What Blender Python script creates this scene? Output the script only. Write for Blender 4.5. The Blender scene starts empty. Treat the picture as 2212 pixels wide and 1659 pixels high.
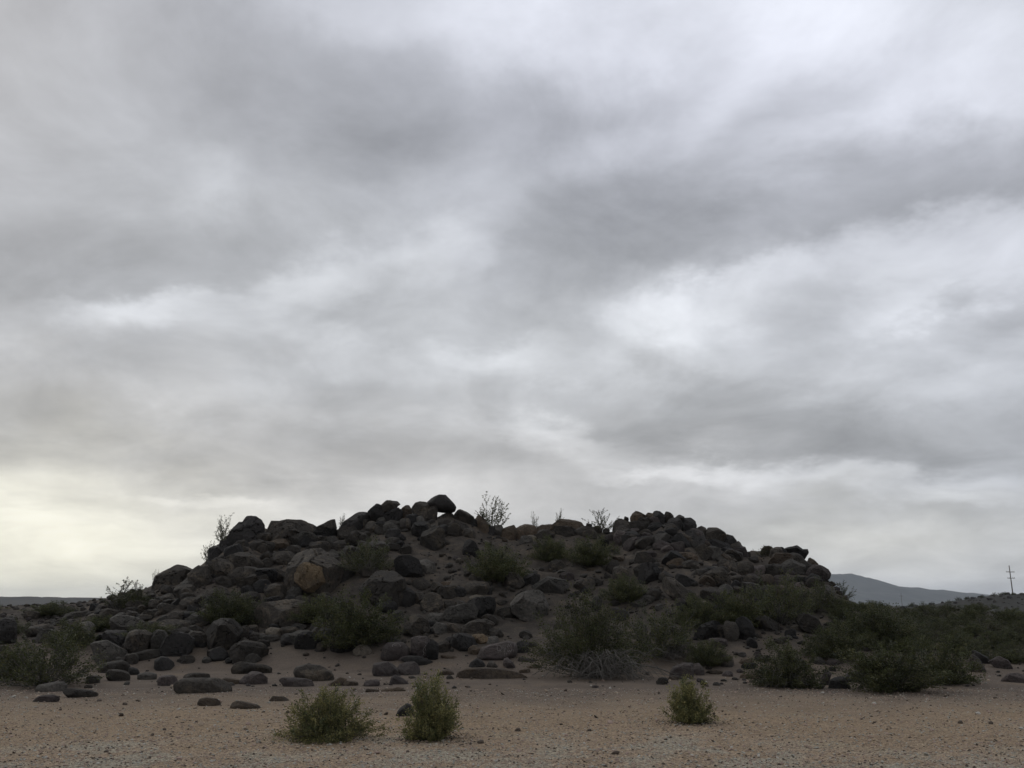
import bpy, math, random
import numpy as np
from mathutils import Vector
from mathutils.bvhtree import BVHTree

random.seed(7)
RNG = np.random.default_rng(11)
SC = bpy.context.scene
COL = SC.collection
R = math.radians

# ------------------------------------------------------------------ camera
CAM_H = 1.6
FPX = 887.0                 # focal length in pixels of a 1024 wide frame
PITCH = R(14.0)
cam_data = bpy.data.cameras.new('camera')
cam_data.sensor_width = 36.0
cam_data.lens = 36.0 * FPX / 1024.0
cam_data.clip_start = 0.1
cam_data.clip_end = 40000.0
cam = bpy.data.objects.new('camera', cam_data)
cam.location = (0, 0, CAM_H)
cam.rotation_euler = (math.pi / 2 + PITCH, 0, 0)
COL.objects.link(cam)
SC.camera = cam

# ------------------------------------------------------------------ colour management
SC.view_settings.view_transform = 'Standard'
SC.view_settings.look = 'None'
SC.view_settings.exposure = 0.0
SC.view_settings.gamma = 1.0
SC.view_settings.use_curve_mapping = False
SC.cycles.use_denoising = True
SC.cycles.max_bounces = 6
SC.cycles.diffuse_bounces = 3
SC.cycles.volume_bounces = 1
SC.cycles.transparent_max_bounces = 8


def ray(px, py):
    """world direction of the line of sight through a point of a 1024x768 frame"""
    x = px - 512.0
    y = 384.0 - py
    c, s = math.cos(PITCH), math.sin(PITCH)
    v = Vector((x, FPX * c - y * s, FPX * s + y * c))
    return v.normalized()


# ------------------------------------------------------------------ world: overcast sky
SUN_AZ, SUN_EL = R(-38.0), R(34.0)      # azimuth from +Y, towards -X
world = bpy.data.worlds.new('World')
SC.world = world
world.use_nodes = True
world.cycles.sampling_method = 'MANUAL'
world.cycles.sample_map_resolution = 256
WT = world.node_tree
WT.nodes.clear()


def wn(t, **kw):
    n = WT.nodes.new(t)
    for k, v in kw.items():
        setattr(n, k, v)
    return n


def wmath(op, a, b=None, c=None):
    n = wn('ShaderNodeMath', operation=op)
    for i, q in enumerate((a, b, c)):
        if q is None:
            continue
        if isinstance(q, (int, float)):
            n.inputs[i].default_value = q
        else:
            WT.links.new(q, n.inputs[i])
    return n.outputs[0]


tc = wn('ShaderNodeTexCoord')
sep = wn('ShaderNodeSeparateXYZ')
WT.links.new(tc.outputs['Generated'], sep.inputs[0])
dx, dy, dz = sep.outputs
zc = wmath('MAXIMUM', dz, 0.0)
den = wmath('ADD', zc, 0.30)
# position on the cloud deck: perspective makes the pattern finer towards the horizon
deck = wn('ShaderNodeCombineXYZ')
WT.links.new(wmath('DIVIDE', dx, den), deck.inputs[0])
WT.links.new(wmath('DIVIDE', dy, den), deck.inputs[1])
az = wmath('ARCTAN2', dx, dy)
el = wmath('ARCSINE', dz)
sph = wn('ShaderNodeCombineXYZ')
WT.links.new(az, sph.inputs[0])
WT.links.new(el, sph.inputs[1])


def wnoise(scale, detail, rough, off, dist=0.0):
    mp = wn('ShaderNodeMapping')
    mp.inputs['Location'].default_value = off
    WT.links.new(deck.outputs[0], mp.inputs[0])
    nz = wn('ShaderNodeTexNoise')
    nz.inputs['Scale'].default_value = scale
    nz.inputs['Detail'].default_value = detail
    nz.inputs['Roughness'].default_value = rough
    nz.inputs['Distortion'].default_value = dist
    WT.links.new(mp.outputs[0], nz.inputs['Vector'])
    return nz


warp = wnoise(2.9, 7.0, 0.6, (3.1, 1.7, 0.4))
wsub = wn('ShaderNodeVectorMath', operation='SUBTRACT')
WT.links.new(warp.outputs['Color'], wsub.inputs[0])
wsub.inputs[1].default_value = (0.5, 0.5, 0.5)
wmul = wn('ShaderNodeVectorMath', operation='MULTIPLY')
WT.links.new(wsub.outputs[0], wmul.inputs[0])
wmul.inputs[1].default_value = (0.22, 0.19, 0.0)
wsc = wn('ShaderNodeVectorMath', operation='SCALE')       # calmer near the horizon
WT.links.new(wmul.outputs[0], wsc.inputs[0])
WT.links.new(wmath('MINIMUM', wmath('MULTIPLY_ADD', zc, 2.2, 0.22), 1.0), wsc.inputs['Scale'])
wadd = wn('ShaderNodeVectorMath', operation='ADD')
WT.links.new(sph.outputs[0], wadd.inputs[0])
WT.links.new(wsc.outputs[0], wadd.inputs[1])
P = wadd.outputs[0]


def azel(px, py):
    d = ray(px, py)
    return math.atan2(d.x, d.y), math.asin(d.z)


def bank(cx, cy, rx, ry, ang, soft):
    """soft-edged bank of cloud; given in the 2212 wide view of the photograph"""
    k = 1024.0 / 2212.0
    cx, cy, rx, ry = cx * k, cy * k, rx * k, ry * k
    a = R(ang)
    c0 = azel(cx, cy)
    a1 = azel(cx + rx * math.cos(a), cy + rx * math.sin(a))
    b1 = azel(cx - ry * math.sin(a), cy + ry * math.cos(a))
    ux, uy = a1[0] - c0[0], a1[1] - c0[1]
    vx, vy = b1[0] - c0[0], b1[1] - c0[1]
    mp = wn('ShaderNodeMapping', vector_type='TEXTURE')
    mp.inputs['Location'].default_value = (c0[0], c0[1], 0)
    mp.inputs['Rotation'].default_value = (0, 0, math.atan2(uy, ux))
    mp.inputs['Scale'].default_value = (math.hypot(ux, uy), math.hypot(vx, vy), 1)
    WT.links.new(P, mp.inputs[0])
    ln = wn('ShaderNodeVectorMath', operation='LENGTH')
    WT.links.new(mp.outputs[0], ln.inputs[0])
    mr = wn('ShaderNodeMapRange', interpolation_type='SMOOTHSTEP')
    mr.inputs['From Min'].default_value = max(0.0, 1.0 - soft)
    mr.inputs['From Max'].default_value = 1.0 + soft
    mr.inputs['To Max'].default_value = 0.0
    WT.links.new(ln.outputs['Value'], mr.inputs['Value'])
    return mr


# cloud brightness, layer over layer: cx, cy, rx, ry, angle, softness, grey level, opacity
BANKS = [
    (330, 380, 700, 420, 8, 1.0, 176, 1.0),
    (150, 150, 480, 300, 15, 1.0, 160, .95),
    (1050, 40, 620, 190, 3, .9, 216, .9),
    (1920, 60, 520, 250, -8, .8, 228, .95),
    (2120, 190, 190, 90, -20, 1., 226, .6),
    (760, 250, 620, 130, 15, .9, 172, .9),
    (1220, 260, 380, 100, 2, .9, 174, .9),
    (1500, 200, 60, 190, 22, .9, 196, .6),
    (420, 420, 420, 110, 8, 1., 187, .7),
    (880, 390, 280, 100, 10, .9, 166, .8),
    (1180, 385, 330, 70, -18, .9, 204, .8),
    (1350, 340, 60, 60, 20, .9, 208, .7),
    (1640, 310, 330, 60, -26, .9, 192, .7),
    (1580, 250, 110, 60, -40, .9, 222, .6),
    (1790, 355, 220, 50, -28, .9, 211, .75),
    (1230, 500, 300, 110, 6, .9, 174, .8),
    (1420, 530, 420, 110, -2, .8, 170, .9),
    (1950, 430, 480, 110, -17, .7, 172, .95),
    (1700, 530, 420, 60, -12, .8, 166, .7),
    (300, 590, 480, 95, -6, .6, 163, .9),
    (60, 760, 220, 190, 0, 1., 174, .8),
    (330, 672, 150, 45, -10, .7, 213, .85),
    (560, 650, 140, 55, -20, .9, 200, .7),
    (740, 590, 160, 50, -22, .9, 211, .8),
    (930, 540, 150, 50, -35, .9, 206, .7),
    (950, 640, 100, 45, -20, .9, 206, .6),
    (560, 700, 130, 40, 8, .9, 186, .7),
    (1100, 670, 230, 70, -6, 1., 184, .7),
    (900, 720, 140, 40, -5, .9, 182, .5),
    (760, 765, 200, 42, 12, .9, 208, .8),
    (1130, 770, 130, 34, 6, .8, 222, .85),
    (1270, 800, 200, 34, -4, .9, 198, .6),
    (520, 810, 120, 40, 5, .9, 206, .6),
    (320, 865, 110, 28, 5, .9, 208, .7),
    (340, 790, 180, 50, 20, 1., 180, .6),
    (650, 880, 420, 40, 2, 1., 197, .6),
    (1720, 720, 520, 120, -10, .7, 208, .85),
    (1510, 705, 170, 56, -16, .75, 231, .9),
    (2070, 560, 330, 60, -16, .7, 214, .9),
    (1650, 640, 200, 40, -20, .6, 214, .6),
    (1770, 690, 120, 55, -10, .9, 190, .7),
    (1960, 670, 110, 62, -35, .8, 220, .8),
    (2110, 700, 170, 46, -24, .8, 176, .9),
    (1900, 770, 230, 32, -16, .9, 190, .7),
    (2010, 850, 300, 60, -12, .9, 205, .8),
    (1350, 850, 250, 36, -2, .9, 192, .6),
    (1430, 905, 300, 50, 2, .9, 178, .75),
    (1720, 935, 520, 70, 2, .8, 168, .9),
    (1830, 985, 260, 42, 4, 1., 163, .8),
    (2170, 940, 140, 90, 0, .9, 178, .8),
    (1180, 930, 70, 48, 15, .8, 229, .85),
    (1270, 970, 190, 26, 12, .9, 216, .7),
    (550, 970, 780, 62, 3, .8, 176, .85),
    (900, 1040, 420, 40, 4, .9, 186, .6),
    (1250, 1050, 300, 40, 3, .9, 196, .6),
    (1370, 1012, 90, 14, 3, 1., 226, .8),
    (1530, 1018, 120, 20, 4, 1., 222, .8),
    (1750, 1045, 180, 24, 4, 1., 214, .8),
    (2060, 1045, 190, 26, -5, .8, 210, .7),
    (2040, 1085, 130, 14, 2, .7, 226, .85),
    (1830, 1105, 330, 26, 0, .9, 186, .7),
    (1780, 1160, 260, 24, -2, .9, 214, .7),
    (2080, 1190, 260, 40, 0, 1., 203, .7),
    (1500, 1110, 420, 46, 0, 1., 193, .6),
    (180, 1190, 560, 150, 4, .8, 224, .9),
    (40, 1120, 240, 70, 6, .8, 236, .8),
    (60, 1220, 330, 90, 0, .9, 237, .8),
    (480, 1085, 130, 12, 2, .8, 233, .85),
    (820, 1095, 330, 40, 4, .9, 207, .7),
    (240, 1095, 160, 16, 6, .9, 213, .7),
    (700, 1120, 220, 22, 6, .9, 226, .6),
]
TINTS = [  # cx, cy, rx, ry, angle, softness, rgb, opacity
    (300, 1150, 900, 300, 5, 1., (1.03, 1.015, .97), .85),
    (0, 1200, 500, 220, 0, .9, (1.05, 1.035, .92), .9),
    (1000, 1000, 700, 160, 0, 1., (1.012, .998, .985), .7),
    (1150, 700, 900, 220, -4, 1., (.978, .996, 1.02), .8),
    (1850, 1180, 420, 90, 0, 1., (1.02, 1.015, .97), .7),
    (1500, 200, 1500, 360, 0, 1., (.98, 1.0, 1.085), .75),
]
detail = wnoise(3.4, 8.0, 0.58, (0.3, 5.2, 1.4), 0.3)
broad = wnoise(1.1, 3.0, 0.5, (7.3, 2.2, 0.0), 0.3)
V = wmath('MULTIPLY_ADD', wmath('SUBTRACT', broad.outputs['Fac'], 0.5), 0.26, 192.0 / 255.0)
for b in BANKS:
    m = bank(*b[:6])
    m.inputs['To Min'].default_value = b[7]
    mx = wn('ShaderNodeMix', data_type='FLOAT')
    WT.links.new(m.outputs[0], mx.inputs[0])
    WT.links.new(V, mx.inputs[2])
    mx.inputs[3].default_value = b[6] / 255.0
    V = mx.outputs[0]
V = wmath('ADD', V, wmath('MULTIPLY', wmath('SUBTRACT', detail.outputs['Fac'], 0.5), wmath('MULTIPLY_ADD', zc, 0.16, 0.30)))
V = wmath('MULTIPLY_ADD', wmath('SUBTRACT', V, 0.735), 1.10, 0.748)
lin = wmath('POWER', wmath('MAXIMUM', V, 0.05), 2.2)
tint = None
for i, t in enumerate(TINTS):
    m = bank(*t[:6])
    m.inputs['To Min'].default_value = t[7]
    mx = wn('ShaderNodeMix', data_type='RGBA')
    WT.links.new(m.outputs[0], mx.inputs[0])
    if tint is None:
        mx.inputs[6].default_value = (.952, .99, 1.062, 1)
    else:
        WT.links.new(tint, mx.inputs[6])
    mx.inputs[7].default_value = (*[c ** 1.5 for c in t[6]], 1)
    tint = mx.outputs[2]
SKY_STRENGTH = 0.1
cl = wn('ShaderNodeVectorMath', operation='SCALE')
WT.links.new(tint, cl.inputs[0])
WT.links.new(wmath('MULTIPLY', lin, 1.0 / SKY_STRENGTH), cl.inputs['Scale'])
sky = wn('ShaderNodeTexSky', sky_type='NISHITA')
sky.sun_disc = False
sky.sun_elevation = SUN_EL
sky.sun_rotation = SUN_AZ
sky.dust_density = 2.0
mixs = wn('ShaderNodeMix', data_type='RGBA')
mixs.inputs[0].default_value = 0.97            # overcast: the deck covers nearly all of the blue
WT.links.new(sky.outputs[0], mixs.inputs[6])
WT.links.new(cl.outputs[0], mixs.inputs[7])
bg = wn('ShaderNodeBackground')
bg.inputs['Strength'].default_value = SKY_STRENGTH
WT.links.new(mixs.outputs[2], bg.inputs[0])
wo = wn('ShaderNodeOutputWorld')
WT.links.new(bg.outputs[0], wo.inputs[0])

# ------------------------------------------------------------------ sun, veiled by the cloud
sun_data = bpy.data.lights.new('sun', 'SUN')
sun_data.energy = 0.6
sun_data.angle = R(35)
sun_data.color = (1.0, .95, .86)
sun = bpy.data.objects.new('sun', sun_data)
sdir = Vector((math.sin(SUN_AZ) * math.cos(SUN_EL), math.cos(SUN_AZ) * math.cos(SUN_EL), math.sin(SUN_EL)))
sun.rotation_euler = sdir.to_track_quat('Z', 'Y').to_euler()
COL.objects.link(sun)

# ------------------------------------------------------------------ helpers
def vnoise(p, seed=0):
    """smooth value noise in [-1,1] at points p (n,3)"""
    p = np.asarray(p, float)
    i = np.floor(p).astype(np.int64)
    f = p - i
    u = f * f * f * (f * (f * 6 - 15) + 10)
    out = np.zeros(len(p))
    for ox in (0, 1):
        wx = u[:, 0] if ox else 1 - u[:, 0]
        for oy in (0, 1):
            wy = u[:, 1] if oy else 1 - u[:, 1]
            for oz in (0, 1):
                wz = u[:, 2] if oz else 1 - u[:, 2]
                h = ((i[:, 0] + ox) * 374761393 + (i[:, 1] + oy) * 668265263 + (i[:, 2] + oz) * 2147483647
                     + seed * 974634777) & 0xFFFFFFFF
                h = ((h ^ (h >> 13)) * 1274126177) & 0xFFFFFFFF
                h = ((h ^ (h >> 16)) * 2246822519) & 0xFFFFFFFF
                h = h ^ (h >> 15)
                out += wx * wy * wz * ((h & 0xFFFF) / 32767.5 - 1.0)
    return out


def fbm(p, octaves=4, seed=0, gain=.5):
    p = np.asarray(p, float)
    a, s, t = 1.0, np.zeros(len(p)), 0.0
    for k in range(octaves):
        s += a * vnoise(p * (2.03 ** k) + 17.3 * k, seed + k)
        t += a
        a *= gain
    return s / t


def mesh_np(name, verts, tris, mats, mat_index=None, smooth=False):
    me = bpy.data.meshes.new(name)
    verts = np.asarray(verts, np.float32)
    tris = np.asarray(tris, np.int32)
    n = len(tris)
    me.vertices.add(len(verts))
    me.vertices.foreach_set('co', verts.ravel())
    me.loops.add(n * 3)
    me.loops.foreach_set('vertex_index', tris.ravel())
    me.polygons.add(n)
    me.polygons.foreach_set('loop_start', np.arange(0, n * 3, 3, dtype=np.int32))
    for m in mats:
        me.materials.append(m)
    if mat_index is not None:
        me.polygons.foreach_set('material_index', np.asarray(mat_index, np.int32))
    me.polygons.foreach_set('use_smooth', np.full(n, smooth, dtype=bool))
    me.update()
    me.validate()
    return me


def link(name, me, parent=None, loc=None):
    o = bpy.data.objects.new(name, me)
    COL.objects.link(o)
    if loc is not None:
        o.location = loc
    if parent is not None:
        o.parent = parent
    return o


def tag(o, label=None, cat=None, group=None, kind=None):
    for k, v in (('label', label), ('category', cat), ('group', group), ('kind', kind)):
        if v:
            o[k] = v
    return o


# ------------------------------------------------------------------ materials
class NT:
    def __init__(self, name):
        self.m = bpy.data.materials.new(name)
        self.m.use_nodes = True
        self.t = self.m.node_tree
        self.b = self.t.nodes['Principled BSDF']
        self.b.inputs['Specular IOR Level'].default_value = 0.25

    def n(self, typ, **kw):
        q = self.t.nodes.new(typ)
        for k, v in kw.items():
            setattr(q, k, v)
        return q

    def l(self, a, b):
        self.t.links.new(a, b)

    def noise(self, vec, scale, detail=4, rough=.55, dist=0.):
        q = self.n('ShaderNodeTexNoise')
        q.inputs['Scale'].default_value = scale
        q.inputs['Detail'].default_value = detail
        q.inputs['Roughness'].default_value = rough
        q.inputs['Distortion'].default_value = dist
        if vec is not None:
            self.l(vec, q.inputs['Vector'])
        return q.outputs['Fac']

    def ramp(self, fac, stops):
        q = self.n('ShaderNodeValToRGB')
        els = q.color_ramp.elements
        while len(els) < len(stops):
            els.new(.5)
        for e, (p, c) in zip(els, stops):
            e.position = p
            e.color = (*c, 1) if len(c) == 3 else c
        self.l(fac, q.inputs[0])
        return q.outputs[0]

    def mix(self, fac, a, b, mode='MIX'):
        q = self.n('ShaderNodeMix', data_type='RGBA', blend_type=mode)
        for s, v in ((0, fac), (6, a), (7, b)):
            if isinstance(v, (int, float)):
                q.inputs[s].default_value = v
            elif isinstance(v, tuple):
                q.inputs[s].default_value = (*v, 1)
            else:
                self.l(v, q.inputs[s])
        return q.outputs[2]

    def math(self, op, a, b=None, c=None):
        q = self.n('ShaderNodeMath', operation=op)
        for i, v in enumerate((a, b, c)):
            if v is None:
                continue
            if isinstance(v, (int, float)):
                q.inputs[i].default_value = v
            else:
                self.l(v, q.inputs[i])
        return q.outputs[0]

    def smooth(self, v, a, b):
        q = self.n('ShaderNodeMapRange', interpolation_type='SMOOTHSTEP')
        q.inputs['From Min'].default_value = a
        q.inputs['From Max'].default_value = b
        self.l(v, q.inputs['Value'])
        return q.outputs[0]

    def bump(self, h, strength, dist):
        q = self.n('ShaderNodeBump')
        q.inputs['Strength'].default_value = strength
        q.inputs['Distance'].default_value = dist
        self.l(h, q.inputs['Height'])
        self.l(q.outputs[0], self.b.inputs['Normal'])


def rock_mat(name, base, vary=.35, patch=None, patch_amt=.5):
    k = NT(name)
    tcn = k.n('ShaderNodeTexCoord')
    oi = k.n('ShaderNodeObjectInfo')
    off = k.n('ShaderNodeVectorMath', operation='ADD')
    k.l(tcn.outputs['Object'], off.inputs[0])
    sc = k.n('ShaderNodeVectorMath', operation='SCALE')
    k.l(oi.outputs['Location'], sc.inputs[0])
    sc.inputs['Scale'].default_value = 3.7
    k.l(sc.outputs[0], off.inputs[1])
    v = off.outputs[0]
    n1 = k.noise(v, 1.6, 5, .6, .4)
    n2 = k.noise(v, 14., 5, .7)
    n3 = k.noise(v, 60., 3, .6)
    dark = tuple(c * (1 - vary * .9) for c in base)
    light = tuple(min(1, c * (1 + vary * 1.3)) for c in base)
    c = k.ramp(n1, [(.3, dark), (.52, base), (.72, light)])
    if patch:
        n4 = k.noise(v, 2.2, 4, .6, 1.)
        c = k.mix(k.math('MULTIPLY', k.smooth(n4, .5, .68), patch_amt), c, patch)
    sp = k.ramp(n2, [(.25, (.55, .55, .55)), (.5, (1, 1, 1)), (.78, (1.55, 1.5, 1.42))])
    c = k.mix(1., c, sp, 'MULTIPLY')
    rv = k.math('MULTIPLY_ADD', oi.outputs['Random'], .75, .6)
    q = k.n('ShaderNodeVectorMath', operation='SCALE')
    k.l(c, q.inputs[0])
    k.l(rv, q.inputs['Scale'])
    k.l(q.outputs[0], k.b.inputs['Base Color'])
    k.b.inputs['Roughness'].default_value = .8
    h = k.math('ADD', k.math('MULTIPLY', n2, 1.0), k.math('MULTIPLY', n3, .35))
    k.bump(h, .9, .1)
    return k.m


ROCK = {
    'K': rock_mat('rock_charcoal', (.049, .042, .035), patch=(.118, .095, .07), patch_amt=.62),
    'D': rock_mat('rock_dark_varnish', (.026, .0235, .022), .4),
    'P': rock_mat('rock_purple_brown', (.072, .058, .054), .28, patch=(.11, .096, .085)),
    'B': rock_mat('rock_brown', (.088, .066, .047), .3, patch=(.055, .047, .042)),
    'O': rock_mat('rock_orange_tan', (.152, .11, .067), .4, patch=(.09, .07, .052), patch_amt=.75),
    'T': rock_mat('rock_pale_tan', (.14, .12, .095), .3),
    'L': rock_mat('rock_grey', (.088, .08, .07), .35, patch=(.05, .046, .042)),
}


def ground_mat():
    k = NT('desert_ground')
    geo = k.n('ShaderNodeNewGeometry')
    pos = geo.outputs['Position']
    sp = k.n('ShaderNodeSeparateXYZ')
    k.l(pos, sp.inputs[0])
    big = k.noise(pos, .28, 4, .6, .6)
    med = k.noise(pos, 1.3, 4, .6, .4)
    fine = k.noise(pos, 22., 4, .7)
    grit = k.noise(pos, 75., 3, .75)
    # loose pale gravel of the open lot, darker towards the hill: silt and painted shade
    yy = k.math('ADD', sp.outputs[1], k.math('MULTIPLY', k.math('SUBTRACT', big, .5), 7.))
    lot = k.ramp(med, [(.3, (.285, .222, .155)), (.5, (.315, .243, .178)), (.7, (.318, .27, .2))])
    grey = (.31, .282, .228)
    near = k.mix(k.math('MULTIPLY', k.smooth(yy, 12.6, 10.2), k.smooth(med, .42, .6)), lot, grey)
    ochre = k.mix(k.math('MULTIPLY', k.smooth(yy, 11., 13.), .45), near, (.24, .178, .115))
    silt = k.ramp(med, [(.3, (.112, .09, .074)), (.55, (.142, .115, .094)), (.75, (.172, .132, .096))])
    c = k.mix(k.smooth(yy, 13.2, 18.5), ochre, silt)
    # stony soil of the hill itself
    hill = k.ramp(k.noise(pos, 2.1, 5, .7), [(.28, (.044, .038, .033)), (.5, (.072, .062, .053)), (.7, (.118, .094, .072))])
    far = k.smooth(sp.outputs[1], 60., 200.)
    c = k.mix(k.smooth(k.math('ADD', sp.outputs[2], k.math('MULTIPLY', med, .5)), .35, 1.1), c, hill)
    c = k.mix(far, c, (.036, .035, .031))
    shade = k.ramp(fine, [(.25, (.72, .71, .7)), (.5, (1, 1, 1)), (.8, (1.28, 1.27, 1.24))])
    c = k.mix(1., c, shade, 'MULTIPLY')
    gr = k.ramp(grit, [(.28, (.62, .6, .58)), (.5, (1, 1, 1)), (.75, (1.35, 1.33, 1.3))])
    c = k.mix(.8, c, gr, 'MULTIPLY')
    vo = k.n('ShaderNodeTexVoronoi')
    vo.inputs['Scale'].default_value = 50.
    k.l(pos, vo.inputs['Vector'])
    vs = k.n('ShaderNodeSeparateColor')
    k.l(vo.outputs['Color'], vs.inputs[0])
    peb = k.ramp(vs.outputs[0], [(.0, (.5, .46, .42)), (.3, (.82, .8, .78)), (.6, (1.05, 1.03, 1.0)), (.85, (1.2, 1.17, 1.12)), (1., (1.6, 1.58, 1.52))])
    c = k.mix(k.math('MULTIPLY', k.smooth(yy, 16.5, 12.), .95), c, k.mix(1., c, peb, 'MULTIPLY'))
    k.l(c, k.b.inputs['Base Color'])
    k.b.inputs['Roughness'].default_value = .95
    k.b.inputs['Specular IOR Level'].default_value = .1
    k.bump(k.math('ADD', k.math('ADD', k.math('MULTIPLY', fine, .8), k.math('MULTIPLY', grit, .4)), k.math('MULTIPLY', vo.outputs['Distance'], -1.)), .6, .03)
    return k.m


def plain_mat(name, col, vary=.2, rough=.85, scale=8., translucent=0.):
    k = NT(name)
    tcn = k.n('ShaderNodeTexCoord')
    oi = k.n('ShaderNodeObjectInfo')
    n1 = k.noise(tcn.outputs['Object'], scale, 3, .6)
    c = k.ramp(n1, [(.3, tuple(x * (1 - vary) for x in col)), (.7, tuple(x * (1 + vary) for x in col))])
    q = k.n('ShaderNodeVectorMath', operation='SCALE')
    k.l(c, q.inputs[0])
    k.l(k.math('MULTIPLY_ADD', oi.outputs['Random'], .4, .8), q.inputs['Scale'])
    k.l(q.outputs[0], k.b.inputs['Base Color'])
    k.b.inputs['Roughness'].default_value = rough
    if translucent:
        tr = k.n('ShaderNodeBsdfTranslucent')
        k.l(q.outputs[0], tr.inputs[0])
        ms = k.n('ShaderNodeMixShader')
        ms.inputs[0].default_value = translucent
        k.l(k.b.outputs[0], ms.inputs[1])
        k.l(tr.outputs[0], ms.inputs[2])
        out = k.t.nodes['Material Output']
        k.l(ms.outputs[0], out.inputs[0])
    return k.m


M_GROUND = ground_mat()
M_LEAF = [plain_mat('creosote_leaf_olive', (.068, .076, .029), .3, .6, 9., .3),
          plain_mat('creosote_leaf_yellow', (.095, .094, .04), .25, .6, 9., .3),
          plain_mat('creosote_leaf_dark', (.044, .05, .027), .3, .6, 9., .25)]
M_LEAF_FRONT = [plain_mat('young_leaf_olive', (.165, .16, .066), .3, .6, 9., .35),
                plain_mat('young_leaf_yellow', (.28, .255, .11), .25, .6, 9., .35),
                plain_mat('young_leaf_dark', (.09, .105, .046), .3, .6, 9., .3)]
M_STEM = plain_mat('creosote_stem', (.075, .066, .056), .3)
M_DEAD = plain_mat('dead_twig', (.105, .097, .086), .45)
M_SCRATCH = plain_mat('scratched_rock', (.21, .19, .18), .2)
M_POLE = plain_mat('weathered_pole', (.11, .095, .08), .2, .8, 3.)
M_GLASS = plain_mat('insulator_ceramic', (.16, .12, .10), .1, .3)

# ------------------------------------------------------------------ terrain
YR = 35.0            # distance of the crest of the hill
CREST = [(-160, 612), (-60, 610), (40, 606), (100, 601), (145, 590), (165, 580), (190, 570), (205, 562), (215, 552), (225, 540), (240, 530), (262, 528),
         (280, 533), (310, 531), (330, 533), (350, 527), (370, 518), (400, 513), (425, 515), (445, 515), (468, 520), (490, 532),
         (512, 539), (540, 538), (565, 534), (600, 536), (614, 533), (625, 526), (645, 521.5), (675, 522.5), (690, 534), (706, 536), (722, 545), (738, 553), (750, 557),
         (768, 552), (795, 558), (812, 572), (824, 586), (838, 598), (860, 607), (900, 611), (960, 613), (1060, 616), (1200, 618)]
_cx, _cz = [], []
for _p in CREST:
    _d = ray(*_p)
    _s = YR / _d.y
    _cx.append(_d.x * _s)
    _cz.append(CAM_H + _d.z * _s)
_cx, _cz = np.array(_cx), np.array(_cz)
TOEX = np.array([-60, -22, -14, -8, -3, 2, 6, 12, 18, 25, 60.])
TOEY = np.array([20, 20., 22.0, 23.5, 23, 22, 21.5, 21.5, 22, 24, 26.])


def heights(x, y):
    x = np.asarray(x, float)
    y = np.asarray(y, float)
    # the hill narrows towards the viewer, so follow lines that spread slightly
    xr = x * (1 + .32 * np.clip((YR - y) / YR, 0, 1))
    zr = np.interp(xr, _cx, _cz, left=.5, right=.5)
    zr = np.where(np.abs(x) > 26, zr * np.clip(1 - (np.abs(x) - 26) / 40, 0, 1), zr)
    yb = np.interp(x, TOEX, TOEY)
    t = np.clip((y - yb) / (YR - yb), 0, 1)
    g = .22 * t + .78 * t ** 1.25
    back = np.clip((y - YR) / 15., 0, 1)
    g = np.where(y > YR, .5 + .5 * np.cos(back * math.pi), g)
    h = np.maximum(zr, 0) * g
    p = np.stack([x, y, np.zeros_like(x)], -1).reshape(-1, 3)
    n = fbm(p * .45, 3, 3).reshape(x.shape)
    n2 = fbm(p * 1.7, 3, 9).reshape(x.shape)
    near = np.clip(1 - np.abs(y - 28) / 60, 0, 1) * np.clip(1 - np.abs(x) / 90, 0, 1)
    h += near * (n * .28 + n2 * .10) * np.clip(h * .6, 0, 1)
    rg = .5 - np.abs(fbm(p * .8 + 9., 4, 41).reshape(x.shape)) * 1.6
    h += near * rg * .42 * np.clip(h * .45 - .3, 0, 1) * np.clip(fbm(p * .22 + 4., 2, 55).reshape(x.shape) * 2 + .7, .15, 1)
    h += near * n2 * .02 + .03 * n * near
    # mound with the pole line, and the low swell behind the brush
    h += 6.3 / (1 + np.exp(-np.clip((x - 178) / 7., -40, 40))) * np.exp(-((y - 355) / 45.) ** 2 - (np.clip(x - 240, 0, None) / 60.) ** 2)
    h += .8 * np.exp(-((x - 46) / 20.) ** 2 - ((y - 115) / 25.) ** 2)
    h += 1.0 * np.exp(-((x + 50) / 30.) ** 2 - ((y - 90) / 30.) ** 2)
    return h


def hz(x, y):
    return float(heights(np.array([x]), np.array([y]))[0])


# a table of the ground for quick look-ups
GX = np.arange(-45, 75.01, .25)
GY = np.arange(6, 140.01, .25)
_mx, _my = np.meshgrid(GX, GY, indexing='ij')
GH = heights(_mx, _my)


def hq(x, y):
    if not (GX[0] <= x < GX[-1] - .3 and GY[0] <= y < GY[-1] - .3):
        return hz(x, y)
    a = (x - GX[0]) / .25
    b = (y - GY[0]) / .25
    i, j = int(a), int(b)
    u, v = a - i, b - j
    return float((GH[i, j] * (1 - u) + GH[i + 1, j] * u) * (1 - v) + (GH[i, j + 1] * (1 - u) + GH[i + 1, j + 1] * u) * v)


def ground_hit(px, py, dmax=130.):
    """distance along +Y-ish ground range where a line of sight first meets the ground"""
    d = ray(px, py)
    h = math.hypot(d.x, d.y)
    best, bd = 1e9, 36.
    r = 8.
    while r < dmax:
        z = CAM_H + d.z / h * r
        gap = z - hq(d.x / h * r, d.y / h * r)
        if gap <= 0:
            return r, True
        if gap < best and r < 60:
            best, bd = gap, r
        r += .1
    return bd, False


def axis(lo, hi, step, far):
    a = list(np.arange(lo, hi + 1e-6, step))
    s, q = step, a[-1]
    while q < far:
        s *= 1.045 if q < 450 else 1.35
        q += s
        a.append(q)
    s, q, pre = step, a[0], []
    while q > -far:
        s *= 1.06 if q > -300 else 1.35
        q -= s
        pre.append(q)
    return np.array(pre[::-1] + a)


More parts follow.
